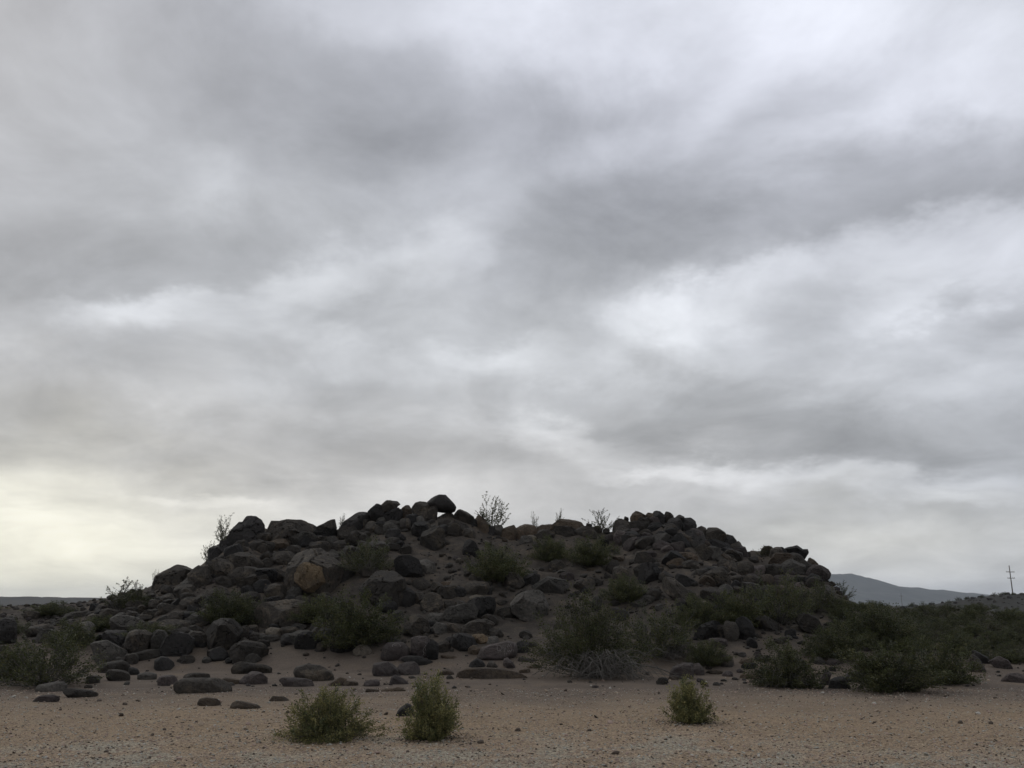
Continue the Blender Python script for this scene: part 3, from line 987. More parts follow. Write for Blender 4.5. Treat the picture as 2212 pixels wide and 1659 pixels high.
# --- boulders on the slopes and at the foot of the hill
slope = [
    ('B', (1785, 540, 260, 130), 'L', None), ('B', (1520, 610, 280, 120), 'B', None), ('B', (1380, 640, 120, 110), 'K', None),
    ('B', (1900, 900, 520, 440), 'K', 'huge dark rock that carries the hollow orange face'),
    ('B', (1610, 740, 230, 130), 'K', None), ('B', (1200, 790, 340, 190), 'K', None), ('B', (1460, 910, 270, 140), 'K', None),
    ('B', (1400, 1030, 140, 120), 'B', 'pinkish tan boulder left of the hollow orange face'), ('B', (1510, 1070, 200, 160), 'K', None),
    ('B', (1590, 1300, 470, 280), 'K', 'huge domed boulder among brush under the hollow orange face'), ('B', (1180, 930, 280, 170), 'K', None),
    ('B', (960, 850, 240, 190), 'K', None), ('B', (760, 930, 240, 190), 'K', None), ('B', (1765, 1365, 75, 75), 'T', None),
    ('B', (590, 1060, 230, 120), 'K', None), ('B', (430, 1130, 150, 90), 'K', None), ('B', (640, 1190, 180, 100), 'K', None), ('B', (120, 1210, 220, 100), 'K', None),
    ('B', (300, 1190, 150, 80), 'K', None), ('B', (430, 1240, 200, 90), 'K', None), ('B', (900, 1110, 240, 150), 'K', None), ('B', (1060, 1190, 210, 140), 'K', None),
    ('B', (860, 1260, 220, 120), 'K', None), ('B', (1250, 1160, 230, 150), 'K', None), ('B', (700, 1350, 200, 120), 'L', None), ('B', (520, 1330, 210, 110), 'K', None),
    ('B', (2110, 830, 160, 130), 'K', None), ('B', (1700, 640, 150, 90), 'L', None), ('B', (2000, 620, 180, 110), 'K', None), ('B', (1450, 780, 170, 100), 'K', None),
    ('B', (2080, 560, 150, 90), 'L', None),
    # below the summit
    ('C', (620, 325, 140, 90), 'P', None), ('C', (480, 365, 160, 120), 'K', None), ('C', (350, 465, 200, 120), 'K', None), ('C', (790, 400, 150, 110), 'K', None),
    ('C', (800, 490, 150, 110), 'D', None), ('C', (1200, 540, 240, 210), 'K', None), ('C', (1430, 440, 240, 150), 'K', None), ('C', (1320, 390, 150, 100), 'K', None),
    ('C', (600, 420, 160, 100), 'K', None), ('C', (920, 400, 120, 120), 'K', None), ('C', (1130, 440, 150, 120), 'K', None), ('C', (1560, 480, 150, 90), 'K', None),
    ('C', (130, 770, 300, 170), 'K', None), ('C', (330, 900, 170, 130), 'D', None), ('C', (560, 870, 190, 90), 'K', None),
    ('C', ((830, 775), (870, 725), (960, 720), (1040, 760), (1076, 850), (1070, 915), (980, 955), (890, 935), (840, 865)), 'D', 'round black boulder resting at the head of the bare chute'),
    ('C', ((1035, 770), (1130, 752), (1222, 800), (1232, 855), (1180, 895), (1090, 870)), 'L', 'tilted greyer boulder leaning on the round black boulder'),
    ('C', ((1498, 705), (1530, 580), (1570, 545), (1650, 600), (1685, 695), (1600, 725)), 'D', 'black fin shaped rock left of the creosote in the saddle'),
    ('C', ((460, 965), (560, 900), (680, 880), (800, 900), (880, 970), (897, 1060), (885, 1190), (800, 1220), (600, 1160), (490, 1060)), 'K', 'huge rounded boulder above the dark creosote clump'),
    ('C', ((988, 995), (1040, 935), (1110, 940), (1168, 1000), (1150, 1056), (1010, 1060)), 'K', None), ('C', (1240, 1030, 105, 115), 'K', None),
    ('C', (1340, 990, 110, 50), 'B', None), ('C', (1355, 1080, 200, 130), 'K', None), ('C', (1462, 1070, 120, 120), 'D', None), ('C', (1650, 1040, 260, 130), 'K', None),
    ('C', (1775, 1075, 85, 75), 'D', None), ('C', (1650, 1135, 180, 70), 'T', None), ('C', (1680, 1235, 300, 190), 'D', 'broad black boulder behind the pale oval boulder'),
    ('C', ((1088, 1185), (1140, 1110), (1200, 1090), (1260, 1120), (1302, 1200), (1262, 1285), (1150, 1285), (1098, 1245)), 'K', 'rounded cube of grey rock in the middle of the boulder field'),
    ('C', (940, 1135, 150, 170), 'D', None), ('C', (1050, 1130, 120, 130), 'K', None), ('C', (1360, 1200, 130, 80), 'K', None), ('C', (1475, 1185, 110, 50), 'L', None),
    ('C', ((888, 1405), (950, 1330), (1070, 1318), (1132, 1370), (1168, 1490), (1060, 1525), (930, 1505)), 'K', 'large dark boulder right of the lower creosote clump'),
    ('C', (1260, 1330, 220, 95), 'L', None), ('C', (1265, 1445, 180, 115), 'L', 'cracked light grey rock in the middle of the boulder field'), ('C', (1410, 1440, 150, 90), 'K', None),
    ('C', (1960, 1280, 190, 120), 'K', None), ('C', (1880, 1180, 90, 60), 'K', None), ('C', (1600, 930, 90, 70), 'K', None),
    ('i', ((685, 125), (740, 60), (850, 30), (960, 25), (998, 90), (965, 180), (870, 228), (755, 200)), 'L', 'smooth pale grey oval boulder perched on the slope'),
    ('i', ((845, 275), (950, 200), (1080, 173), (1165, 220), (1135, 295), (1050, 333), (915, 328)), 'K', 'egg shaped boulder just below the pale oval boulder'),
    ('i', (1135, 180, 150, 110), 'K', None), ('i', (1210, 305, 130, 105), 'K', None),
    ('D', ((112, 1215), (160, 1130), (250, 1090), (350, 1083), (432, 1130), (448, 1225), (405, 1355), (340, 1395), (220, 1335), (128, 1275)), 'L', 'largest round boulder on the lower slope beside the big creosote'),
    ('D', ((28, 945), (80, 885), (150, 888), (212, 960), (218, 1042), (140, 1048), (48, 1005)), 'K', None), ('D', (300, 955, 150, 140), 'D', None), ('D', (480, 1010, 320, 200), 'L', None),
    ('D', (830, 1010, 200, 130), 'K', None), ('D', (1110, 820, 130, 130), 'K', None), ('D', (1180, 735, 110, 80), 'B', None), ('D', (1190, 900, 170, 160), 'K', None),
    ('D', (1180, 1300, 170, 150), 'D', None), ('D', (960, 1200, 110, 140), 'D', None), ('D', (1310, 1110, 120, 70), 'D', None), ('D', (1345, 1100, 34, 34), 'T', None),
    ('D', (1330, 590, 180, 120), 'P', None), ('D', (1240, 530, 200, 130), 'P', None), ('D', (640, 470, 240, 110), 'K', None), ('D', (850, 470, 190, 110), 'K', None),
    ('D', (430, 500, 180, 110), 'K', None), ('D', (240, 550, 130, 80), 'L', None), ('D', (300, 530, 120, 60), 'T', None), ('D', (390, 600, 130, 120), 'K', None),
    ('D', (560, 810, 170, 120), 'K', None), ('D', (650, 930, 130, 110), 'P', None), ('D', (1660, 640, 120, 70), 'P', None), ('D', (1760, 720, 190, 80), 'B', None),
    ('D', (1880, 720, 170, 90), 'B', None), ('D', (1480, 680, 130, 70), 'P', None), ('D', (1590, 830, 60, 40), 'T', None), ('D', (1450, 860, 200, 150), 'K', None),
    # right flank
    ('E', ((38, 825), (70, 785), (160, 798), (250, 880), (333, 960), (325, 1015), (250, 1025), (100, 935), (43, 875)), 'K', 'long dark slab sliding down the right side of the slope'),
    ('E', ((325, 1045), (400, 1005), (470, 1040), (532, 1110), (545, 1195), (480, 1205), (375, 1115)), 'D', 'dark wedge below the long sliding slab'),
    ('E', (472, 1032, 115, 45, 32), 'T', None), ('E', (280, 810, 210, 95, 25), 'D', None), ('E', (610, 1070, 150, 90), 'D', None), ('E', (570, 1160, 110, 80), 'L', None),
    ('E', (735, 1310, 140, 230, -20), 'K', None), ('E', (865, 1300, 170, 240), 'D', None), ('E', (600, 1310, 160, 130), 'K', None),
    ('E', ((1355, 1210), (1420, 1150), (1500, 1148), (1580, 1190), (1642, 1260), (1675, 1345), (1560, 1340), (1420, 1270)), 'K', 'large sloping boulder alone in the brush at the right flank'),
    ('E', (590, 1425, 180, 100), 'P', 'pale pinkish dome rock at the foot of the right flank'), ('E', (530, 1476, 75, 34), 'O', None), ('E', (1090, 900, 170, 90), 'K', None),
    ('E', (180, 620, 190, 90), 'B', None), ('E', (320, 640, 160, 90), 'K', None), ('E', (700, 650, 190, 110), 'K', None), ('E', (860, 680, 190, 130), 'K', None),
    ('E', (590, 690, 110, 70), 'B', None), ('E', (990, 700, 150, 110), 'P', None), ('E', (1230, 900, 160, 110), 'K', None), ('E', (1400, 880, 170, 110), 'P', None),
    ('E', (1480, 960, 170, 90), 'P', None), ('E', (1680, 1020, 150, 80), 'P', None), ('E', (1330, 1330, 110, 90), 'D', None), ('E', (930, 800, 150, 110), 'K', None),
    ('E', (440, 720, 170, 90), 'K', None), ('E', (780, 790, 140, 90), 'K', None),
    # foot of the hill, left
    ('g', (850, 275, 195, 145), 'L', None), ('g', ((1040, 335), (1090, 290), (1270, 295), (1278, 475), (1150, 435), (1050, 395)), 'D', None),
    ('g', (1300, 240, 310, 190), 'L', None), ('g', (1455, 275, 160, 85), 'D', None), ('g', (1740, 250, 370, 160), 'K', None), ('g', (1400, 405, 260, 225), 'K', None),
    ('g', (1620, 390, 210, 180), 'L', None), ('g', (1790, 440, 305, 235), 'D', 'fat dark round boulder above the leaning slab at the left foot'), ('g', (1980, 392, 175, 135), 'K', None),
    ('g', ((935, 418), (1080, 395), (1288, 512), (1272, 565), (1090, 605), (1000, 605), (958, 500)), 'L', None),
    ('g', ((1278, 565), (1350, 500), (1480, 465), (1625, 463), (1645, 500), (1550, 568), (1400, 595), (1288, 595)), 'K', 'long slab leaning up to the fat dark round boulder'),
    ('g', ((1555, 575), (1620, 530), (1690, 540), (1762, 600), (1768, 655), (1700, 705), (1590, 705), (1550, 655)), 'D', 'lone dark boulder on the sand below the leaning slab'),
    ('g', (1825, 582, 90, 55), 'K', None), ('g', (1150, 655, 330, 170), 'K', None), ('g', (1190, 735, 260, 135), 'K', None), ('g', (1350, 692, 120, 95), 'D', None),
    ('g', (940, 772, 165, 95), 'K', None), ('g', (1485, 738, 215, 90), 'L', None), ('g', (1690, 788, 230, 135), 'P', None), ('g', (2040, 838, 610, 195, 4), 'K', 'broad whale backed slab on the sand'),
    ('g', (1985, 738, 270, 90), 'K', None), ('g', (510, 853, 340, 125, -10), 'L', 'low grey slab nearest the leftmost creosote'), ('g', (460, 968, 295, 98, -3), 'P', 'flat purple slab in front of two others near the leftmost creosote'),
    ('g', (805, 910, 395, 98, 8), 'K', 'flat dark slab tapering to a point on open sand'), ('g', (70, 300, 200, 250), 'D', None), ('g', (780, 122, 280, 62, -8), 'L', None), ('g', (40, 475, 150, 85), 'K', None),
    ('g', (1100, 120, 190, 110), 'K', None), ('g', (1330, 90, 190, 90), 'K', None), ('g', (960, 150, 150, 80), 'K', None), ('g', (560, 60, 180, 70), 'L', None), ('g', (1550, 110, 180, 90), 'K', None),
    ('g', (320, 130, 170, 80), 'K', None), ('g', (1210, 570, 120, 60), 'L', None), ('g', (2060, 130, 170, 110), 'K', None), ('g', (1830, 130, 170, 80), 'K', None),
    ('h', ((185, 335), (240, 230), (300, 188), (480, 200), (522, 290), (515, 405), (420, 485), (320, 515), (245, 455)), 'K', 'big pitted upright boulder at the foot of the left slope'),
    ('h', (560, 315, 105, 140), 'K', None), ('h', (645, 280, 115, 105), 'K', None), ('h', (90, 375, 195, 160), 'K', None), ('h', (755, 342, 100, 68), 'L', None), ('h', (875, 297, 155, 100), 'T', None),
    ('h', (1040, 292, 200, 95), 'K', None), ('h', (1040, 372, 180, 125), 'D', None), ('h', (1195, 395, 240, 170), 'D', None), ('h', (1340, 452, 95, 105), 'K', None),
    ('h', ((355, 532), (430, 480), (520, 415), (600, 393), (722, 420), (792, 490), (808, 550), (740, 600), (560, 600), (430, 618)), 'K', 'smooth domed boulder stacked above two flat stones on the sand'),
    ('h', ((428, 668), (460, 610), (520, 585), (650, 600), (760, 610), (853, 650), (843, 703), (740, 705), (600, 720), (500, 738), (443, 705)), 'K', 'flat club shaped stone right under the smooth domed boulder'),
    ('h', ((488, 803), (560, 730), (640, 685), (740, 690), (803, 750), (798, 803), (700, 848), (530, 848)), 'P', 'greyish wedge stone lowest of three on the sand'),
    ('h', (420, 788, 200, 95), 'B', None),
    ('h', ((1052, 692), (1080, 640), (1200, 608), (1330, 623), (1432, 680), (1478, 742), (1442, 793), (1300, 823), (1150, 760), (1068, 735)), 'K', 'dark tilted boulder resting on a flat purple slab'),
    ('h', (1100, 802, 380, 110, 2), 'P', 'flat purple slab under the dark tilted boulder'), ('h', ((1365, 853), (1430, 790), (1530, 738), (1603, 760), (1575, 833), (1540, 853)), 'B', None), ('h', (1640, 812, 150, 75), 'B', None),
    ('h', (1752, 488, 160, 114), 'T', 'small smooth pale boulder under the dark brush'), ('h', (1560, 422, 250, 175), 'D', None),
    ('h', ((790, 1003), (850, 932), (960, 935), (1035, 978), (1020, 1003)), 'B', 'small brown hump on the sand behind the wide young creosote'),
    ('h', ((415, 1055), (450, 980), (540, 985), (700, 1020), (755, 1063), (700, 1085), (500, 1078)), 'B', 'low brown stone with a peak at its left end on open sand'),
    ('h', (215, 1002, 268, 98), 'B', 'low brown dome stone on open sand below the whale backed slab'), ('h', (1845, 880, 160, 42), 'B', None), ('h', (2075, 875, 250, 36), 'B', None), ('h', (1850, 810, 170, 85), 'P', None),
    ('i', ((188, 1125), (230, 1060), (310, 1000), (362, 1030), (388, 1100), (372, 1170), (220, 1176)), 'D', 'black pointed rock behind the upright young creosote'),
    ('i', ((355, 530), (365, 380), (440, 335), (520, 370), (535, 450), (520, 545), (430, 560)), 'P', None), ('i', (562, 500, 115, 205), 'D', None), ('i', (680, 452, 160, 115), 'K', None),
    ('i', ((230, 560), (330, 525), (430, 530), (540, 570), (592, 600), (560, 630), (450, 645), (340, 625)), 'D', None), ('i', (275, 560, 115, 60), 'P', None),
    ('i', (90, 672, 300, 178), 'P', 'long purple boulder half of a flat pair on the sand'), ('i', (325, 668, 250, 160), 'P', 'shorter blunt boulder of the flat purple pair on the sand'),
    ('i', ((115, 835), (150, 740), (190, 718), (260, 750), (335, 803), (325, 840)), 'P', None), ('i', (-10, 805, 90, 75), 'P', None), ('i', (160, 870, 250, 42), 'B', None),
    ('i', ((580, 740), (650, 680), (720, 658), (772, 690), (805, 740)), 'B', 'brown humped stone left of the long flat slab'), ('i', (740, 542, 200, 48), 'B', None),
    ('i', (870, 405, 270, 178), 'D', None), ('i', (735, 385, 110, 75), 'D', None), ('i', ((940, 350), (1000, 323), (1070, 323), (1113, 360), (1098, 408), (1040, 418), (970, 388)), 'O', 'small orange tan block above the lettered rock'),
    ('i', (1168, 378, 120, 75), 'L', None), ('i', (990, 482, 130, 95), 'B', None), ('i', (1475, 452, 145, 115), 'D', None), ('i', (1570, 420, 90, 55), 'K', None),
    ('i', ((905, 660), (950, 590), (1010, 548), (1072, 580), (1115, 645), (1100, 665)), 'D', 'dark pyramid stone standing behind the long flat slab'), ('i', ((1100, 645), (1130, 585), (1170, 573), (1245, 655), (1200, 670)), 'K', None),
    ('i', ((1268, 645), (1280, 560), (1320, 543), (1370, 590), (1425, 660), (1350, 670)), 'P', 'purple wedge stone at the right behind the long flat slab'),
    ('i', ((1365, 583), (1440, 538), (1600, 563), (1685, 592), (1600, 607), (1420, 607)), 'P', None),
    ('i', ((795, 785), (815, 700), (900, 653), (1100, 643), (1280, 658), (1450, 700), (1565, 765), (1500, 785), (1000, 790)), 'B', 'very long flat slab lying on the sand'),
    ('i', (1490, 685, 110, 65), 'B', None), ('i', (1585, 640, 190, 45), 'B', None),
    ('j', ((1050, 705), (1090, 640), (1200, 598), (1300, 600), (1298, 740), (1250, 805), (1130, 798), (1065, 755)), 'P', 'purple brown boulder half hidden behind the small vase shaped creosote'), ('j', ((1275, 612), (1350, 598), (1405, 660), (1415, 748), (1300, 755)), 'P', None),
    ('j', (1370, 780, 95, 50), 'P', None), ('j', (1520, 697, 170, 55), 'B', None), ('j', (1640, 717, 125, 75), 'P', None), ('j', (1865, 732, 235, 85), 'B', None),
    ('j', ((555, 548), (640, 563), (745, 620), (735, 645), (600, 645), (550, 610)), 'P', 'reddish wedge stone beside the drooping dead twigs'), ('j', (1495, 572, 180, 155), 'P', None), ('j', (1625, 585, 170, 150), 'K', None),
    ('j', (1830, 590, 150, 90), 'B', None), ('j', (1850, 640, 150, 90), 'D', None), ('j', (2000, 690, 120, 70), 'K', None),
    ('k', ((1065, 868), (1090, 770), (1140, 743), (1230, 738), (1272, 800), (1335, 885), (1200, 890)), 'D', 'black wedge boulder at the edge of the gravel flat'),
    ('k', ((965, 835), (990, 770), (1050, 652), (1113, 710), (1085, 785), (1075, 868), (985, 868)), 'P', 'purple pointed stone leaning on the black wedge boulder'), ('k', (1115, 672, 85, 65), 'D', None), ('k', (1370, 755, 260, 140), 'D', None),
    ('k', (1525, 820, 65, 60), 'T', None), ('k', (780, 600, 170, 80), 'D', None), ('k', (1120, 600, 160, 90), 'P', None),
    ('F', ((1630, 1150), (1700, 1078), (1760, 1128), (1820, 1222), (1795, 1258), (1700, 1248)), 'K', None), ('F', (1780, 1102, 190, 66, 30), 'D', None),
    ('F', ((1865, 1145), (1960, 1093), (2042, 1128), (2095, 1215), (1980, 1218)), 'P', None), ('F', ((1980, 1335), (2060, 1268), (2140, 1258), (2235, 1300), (2245, 1355), (2100, 1348)), 'P', 'purple dome stone by itself on sand at the far right'),
    ('F', (840, 900, 340, 150), 'K', None), ('F', (930, 905, 130, 50, 28), 'L', None), ('F', (405, 806, 100, 38), 'D', None), ('F', (700, 815, 80, 40), 'L', None), ('F', (1785, 930, 40, 30), 'T', None),
]
BIGROCK = {}
for reg, spec, kind, lab in slope:
    front = reg in 'ghijk' and np.mean([p[1] for p in outline(reg, spec)]) > 655
    res = auto(reg, spec, kind, lab, cuts=4 if front else 12, rough=.8 if front else 1.4, soft=bool(front), embed=.2 if front else .1, sink=.4, widen=1. if front else 1.2)
    if res and lab and 'carries' in lab:
        BIGROCK['o'] = res


def marks(o, strokes, reg, name, width=.012):
    """pale lines scratched into the face of a rock: thin raised strips that follow its surface"""
    me = o.data
    vs = [v.co + o.location for v in me.vertices]
    bvh = BVHTree.FromPolygons(vs, [tuple(p.vertices) for p in me.polygons])
    V, T = [], []
    eye = Vector((0, 0, CAM_H))
    for st in strokes:
        pts = []
        for (a, b) in zip(st[:-1], st[1:]):
            n = max(2, int(math.hypot(b[0] - a[0], b[1] - a[1]) / 6))
            pts += [(a[0] + (b[0] - a[0]) * i / n, a[1] + (b[1] - a[1]) * i / n) for i in range(n)]
        pts.append(st[-1])
        loc = []
        for p in pts:
            hit = bvh.ray_cast(eye, ray(*topx(reg, p)))
            if hit[0] is not None:
                loc.append((hit[0], hit[1]))
        for (p, n), (q, m) in zip(loc[:-1], loc[1:]):
            t = (q - p)
            if t.length > .2 or t.length < 1e-5:
                continue
            t.normalize()
            sd = n.cross(t).normalized() * width
            i = len(V)
            up = n * .006
            V += [p + sd - up, p + up, p - sd - up, q + sd - up, q + up, q - sd - up]
            T += [(i, i + 3, i + 4), (i, i + 4, i + 1), (i + 1, i + 4, i + 5), (i + 1, i + 5, i + 2)]
    if V:
        V = [tuple(v - o.location) for v in V]
        link(name, mesh_np(name, V, T, [M_SCRATCH]), parent=o)


# rock with scratched capitals
o = auto('i', ((1010, 535), (1050, 450), (1130, 418), (1210, 402), (1320, 376), (1405, 398), (1425, 470), (1405, 525), (1280, 580), (1130, 568), (1025, 565)), 'P',
         'dark rock scratched with pale capital letters', cuts=1, rough=.4, soft=True)[0]


def zz(x, y):        # a 160x120 detail of the photograph to the frame of region i
    return ((1540 + x * 160 / 2212 - 1200) / .316456, (2020 + y * 120 / 1659 - 1923) / .316456)


L = [[(620, 510), (620, 735), (770, 735), (820, 640), (770, 530), (620, 510)], [(550, 520), (620, 510)],
     [(1010, 510), (870, 520), (880, 690), (1010, 670)], [(880, 600), (990, 590)],
     [(1080, 600), (1100, 460), (1170, 560), (1220, 440), (1260, 590)], [(1400, 400), (1390, 580)], [(1480, 390), (1480, 560)],
     [(1030, 640), (940, 650), (950, 800)], [(950, 720), (1010, 715)], [(1050, 700), (1100, 810), (1150, 720), (1200, 810), (1270, 680)],
     [(1340, 700), (1340, 825)], [(1400, 825), (1400, 710), (1480, 820), (1480, 700)], [(930, 840), (935, 920)], [(1020, 840), (1025, 920)]]
marks(o, [[zz(*p) for p in s] for s in L], 'i', 'scratched_lettering', .009)
o = auto('i', ((38, 545), (60, 440), (110, 393), (270, 388), (332, 450), (348, 535), (300, 580), (88, 585)), 'P', 'purple brown boulder scratched with a pale hooked curve', cuts=1, rough=.5, soft=True)[0]
marks(o, [[(162, 440), (165, 415), (190, 403), (220, 405), (238, 420), (242, 438)], [(180, 425), (205, 420)]], 'i', 'scratched_curve', .009)
o = auto('i', ((450, 560), (455, 430), (490, 385), (530, 400), (545, 470), (530, 560)), 'P', 'narrow boulder with pale reddish scratches next to the hooked curve', cuts=1, rough=.5, soft=True)[0]
marks(o, [[(500, 420), (478, 450), (468, 480), (480, 500), (470, 520)], [(490, 455), (500, 480)]], 'i', 'scratched_figure', .009)
# the hollow orange face
auto('B', ((1680, 875), (1720, 800), (1800, 764), (1900, 763), (1978, 800), (2032, 860), (2042, 930), (1990, 995), (1900, 1062), (1830, 1067), (1760, 1012), (1690, 950)), 'O',
     'big fresh orange broken face on the left slope', cuts=9, rough=2.2, thick=.42,
     dist=BIGROCK['o'][5] - .46 * BIGROCK['o'][0].dimensions.y)

# --- more boulders of the slopes, by stretch of hillside
fills = [  # px range, py range, count, size in metres
    ((165, 330), (600, 650), 44, (.4, .95)), ((225, 420), (545, 612), 46, (.45, 1.15)), ((20, 170), (608, 645), 36, (.3, .9)), ((150, 230), (575, 610), 24, (.4, .9)),
    ((560, 640), (540, 600), 14, (.25, .55)), ((640, 830), (550, 640), 64, (.4, 1.1)), ((330, 440), (600, 640), 22, (.25, .6)), ((690, 900), (630, 668), 30, (.2, .55)),
    ((360, 450), (522, 545), 20, (.3, .7)), ((520, 620), (600, 640), 16, (.2, .5)), ((640, 760), (650, 685), 10, (.15, .35)),
    ((90, 260), (636, 664), 30, (.3, .75)), ((250, 430), (630, 652), 22, (.25, .6)), ((605, 700), (520, 548), 36, (.5, 1.1)), ((700, 830), (548, 585), 38, (.5, 1.1)), ((215, 460), (528, 550), 30, (.5, 1.1)),
]
for (xa, xb), (ya, yb), cnt, (sa, sb) in fills:
    for _ in range(cnt):
        px, py = random.uniform(xa, xb), random.uniform(ya, yb)
        r, hit = ground_hit(px, py)
        if not hit or r > 60:
            continue
        w = random.uniform(sa, sb) * FPX / r
        h = w * random.uniform(.5, .85)
        a = random.uniform(-.3, .3)
        n = 10
        poly = []
        for i in range(n):
            th = 2 * math.pi * i / n
            rr = random.uniform(.85, 1.08)
            x, y = math.cos(th) * w / 2 * rr, math.sin(th) * h / 2 * rr
            poly.append((px + x * math.cos(a) - y * math.sin(a), py - h * .2 + x * math.sin(a) + y * math.cos(a)))
        kind = random.choice('KKKDDLPB' if px > 560 else 'KKKKDDKL')
        sz = next(n_ for lim, n_ in SZ if max(w, h) < lim)
        z = zone(px, py)
        boulder(poly, kind, cuts=10, rough=1.5, heap=HEAP, embed=.25)
hv_, hf_, hm_, k_ = [], [], [], 0
for w_, f_, m_ in HEAP:
    hv_.append(w_)
    hf_.append(f_ + k_)
    hm_.append(np.full(len(f_), m_))
    k_ += len(w_)
tag(link('boulder_field', mesh_np('boulder_field', np.concatenate(hv_), np.concatenate(hf_), [ROCK[c] for c in 'KDPBOTL'], np.concatenate(hm_), smooth=False)), kind='stuff')
print('boulders', len(ROCKS), len(HEAP))

# --- plain boulders are told apart by the landmark rock they lie beside
CUT = (' with ', ' on ', ' at ', ' in ', ' between', ' under ', ' that ', ' forming', ' beside', ' below', ' right of', ' left of', ' leaning', ' standing',
       ' propping', ' touching', ' jutting', ' lying', ' lowest', ' nearest', ' half', ' resting', ' stacked', ' among', ' behind', ' above', ' perched',
       ' just', ' dropping', ' heading', ' capping', ' shouldering', ' alone', ' by itself', ' sliding', ' right under', ' next to', ' balanced', ' scratched')


def short(lab):
    i = min([lab.find(c) for c in CUT if lab.find(c) > 0] + [len(lab)])
    return lab[:i]


LAND = [(Vector(o.location), short(l)) for o, l, g in LABELLED if not g]
names = [n for _, n in LAND]
LAND = [(p, n) for p, n in LAND if names.count(n) == 1 and len(n.split()) <= 7]


def near_name(p, reach):
    d, q, n = min(((p - q).length, q, n) for q, n in LAND)
    if d > reach:
        return None
    dz = p.z - q.z
    rel = 'uphill from' if dz > .55 else ('downhill from' if dz < -.55 else 'beside')
    return f'{rel} the {n}'


for o, l, g in LABELLED:
    if g:
        w = near_name(Vector(o.location), 5.)
        if w:
            for z_ in (' lying on', ' on ', ' half buried', ' among', ' around', ' piled'):
                i = l.find(z_)
                if i > 0:
                    o['label'] = l[:i] + ' ' + w
                    o['group'] = 'boulders ' + w
                    break

# --- rubble too small to pick apart
def stones(name, pos, size, flat, mats, weights, base, sub=1, label=None):
    n = len(pos)
    V0, F0 = base
    nv, nf = len(V0), len(F0)
    var = []
    for k in range(12):
        s = V0 * (1 + .28 * vnoise(V0 * 1.3 + 31 * k, k)[:, None])
        var.append(s)
    which = RNG.integers(0, 12, n)
    ang = RNG.uniform(0, 6.283, n)
    sc = np.stack([size * RNG.uniform(.8, 1.3, n), size * RNG.uniform(.7, 1.2, n), size * flat * RNG.uniform(.7, 1.2, n)], -1)
    A = np.stack(var)[which] * sc[:, None, :]
    tl = RNG.normal(0, .25, n)
    A[:, :, 2] += A[:, :, 0] * tl[:, None]
    c, s = np.cos(ang)[:, None], np.sin(ang)[:, None]
    X = A[:, :, 0] * c - A[:, :, 1] * s
    Y = A[:, :, 0] * s + A[:, :, 1] * c
    W = np.stack([X, Y, A[:, :, 2]], -1) + pos[:, None, :]
    F = F0[None] + (np.arange(n) * nv)[:, None, None]
    mi = np.repeat(RNG.choice(len(mats), n, p=weights), nf)
    return tag(link(name, mesh_np(name, W.reshape(-1, 3), F.reshape(-1, 3), mats, mi)), label, None, None, 'stuff')


n = 5500
x = RNG.uniform(-21, 20, n * 3)
y = RNG.uniform(18.5, 37, n * 3)
h = heights(x, y)
dens = np.clip(h / 1.6, 0, 1) * .75 + .17
dens *= .45 + .9 * (fbm(np.stack([x * .5, y * .5, x * 0], -1), 3, 77) > -.05)
keep = RNG.uniform(0, 1, n * 3) < dens
x, y, h = x[keep][:n], y[keep][:n], h[keep][:n]
size = (.028 + .12 * RNG.power(.45, len(x)) ** 1.6) * np.where(h < .4, .62, 1.)
stones('hillside_rubble', np.stack([x, y, h + size * .15], -1), size, .7,
       [ROCK['K'], ROCK['L'], ROCK['P'], ROCK['B'], ROCK['T']], [.46, .26, .12, .10, .06], ICO[1])
# gravel of the open lot
n = 60000
y = 9. + 9.5 * RNG.power(1., n) ** 1.7
x = RNG.uniform(-.68, .68, n) * y
M_GR = [plain_mat('gravel_tan', (.37, .29, .215), .25), plain_mat('gravel_pink', (.33, .245, .2), .25), plain_mat('gravel_grey', (.35, .335, .29), .25),
        plain_mat('gravel_dark', (.085, .065, .05), .3), plain_mat('gravel_white', (.46, .43, .38), .15)]
size = .006 + .016 * RNG.power(.6, n) ** 2.2
OCT = (np.array([(1, 0, 0), (-1, 0, 0), (0, 1, 0), (0, -1, 0), (0, 0, 1), (0, 0, -1.)]),
       np.array([(0, 2, 4), (2, 1, 4), (1, 3, 4), (3, 0, 4), (2, 0, 5), (1, 2, 5), (3, 1, 5), (0, 3, 5)]))
stones('gravel', np.stack([x, y, heights(x, y) + size * .25], -1), size, .6, M_GR, [.38, .26, .22, .11, .03], OCT)
# thin scatter of larger pale and dark pebbles
n = 900
y = 10. + 12. * RNG.power(1., n)
x = RNG.uniform(-.66, .66, n) * y
size = .012 + .03 * RNG.power(.5, n) ** 2
stones('pebbles', np.stack([x, y, heights(x, y) + size * .3], -1), size, .65, M_GR, [.25, .15, .1, .42, .08], ICO[1])

# loose dark blocks on the mound under the pole
n = 420
x = RNG.uniform(150, 262, n)
y = RNG.uniform(295, 385, n)
size = .3 + .9 * RNG.power(.5, n) ** 1.5
stones('mound_rubble', np.stack([x, y, heights(x, y) + size * .1], -1), size, .75, [ROCK['D'], ROCK['K']], [.6, .4], ICO[1])
HAZE = 8e-5

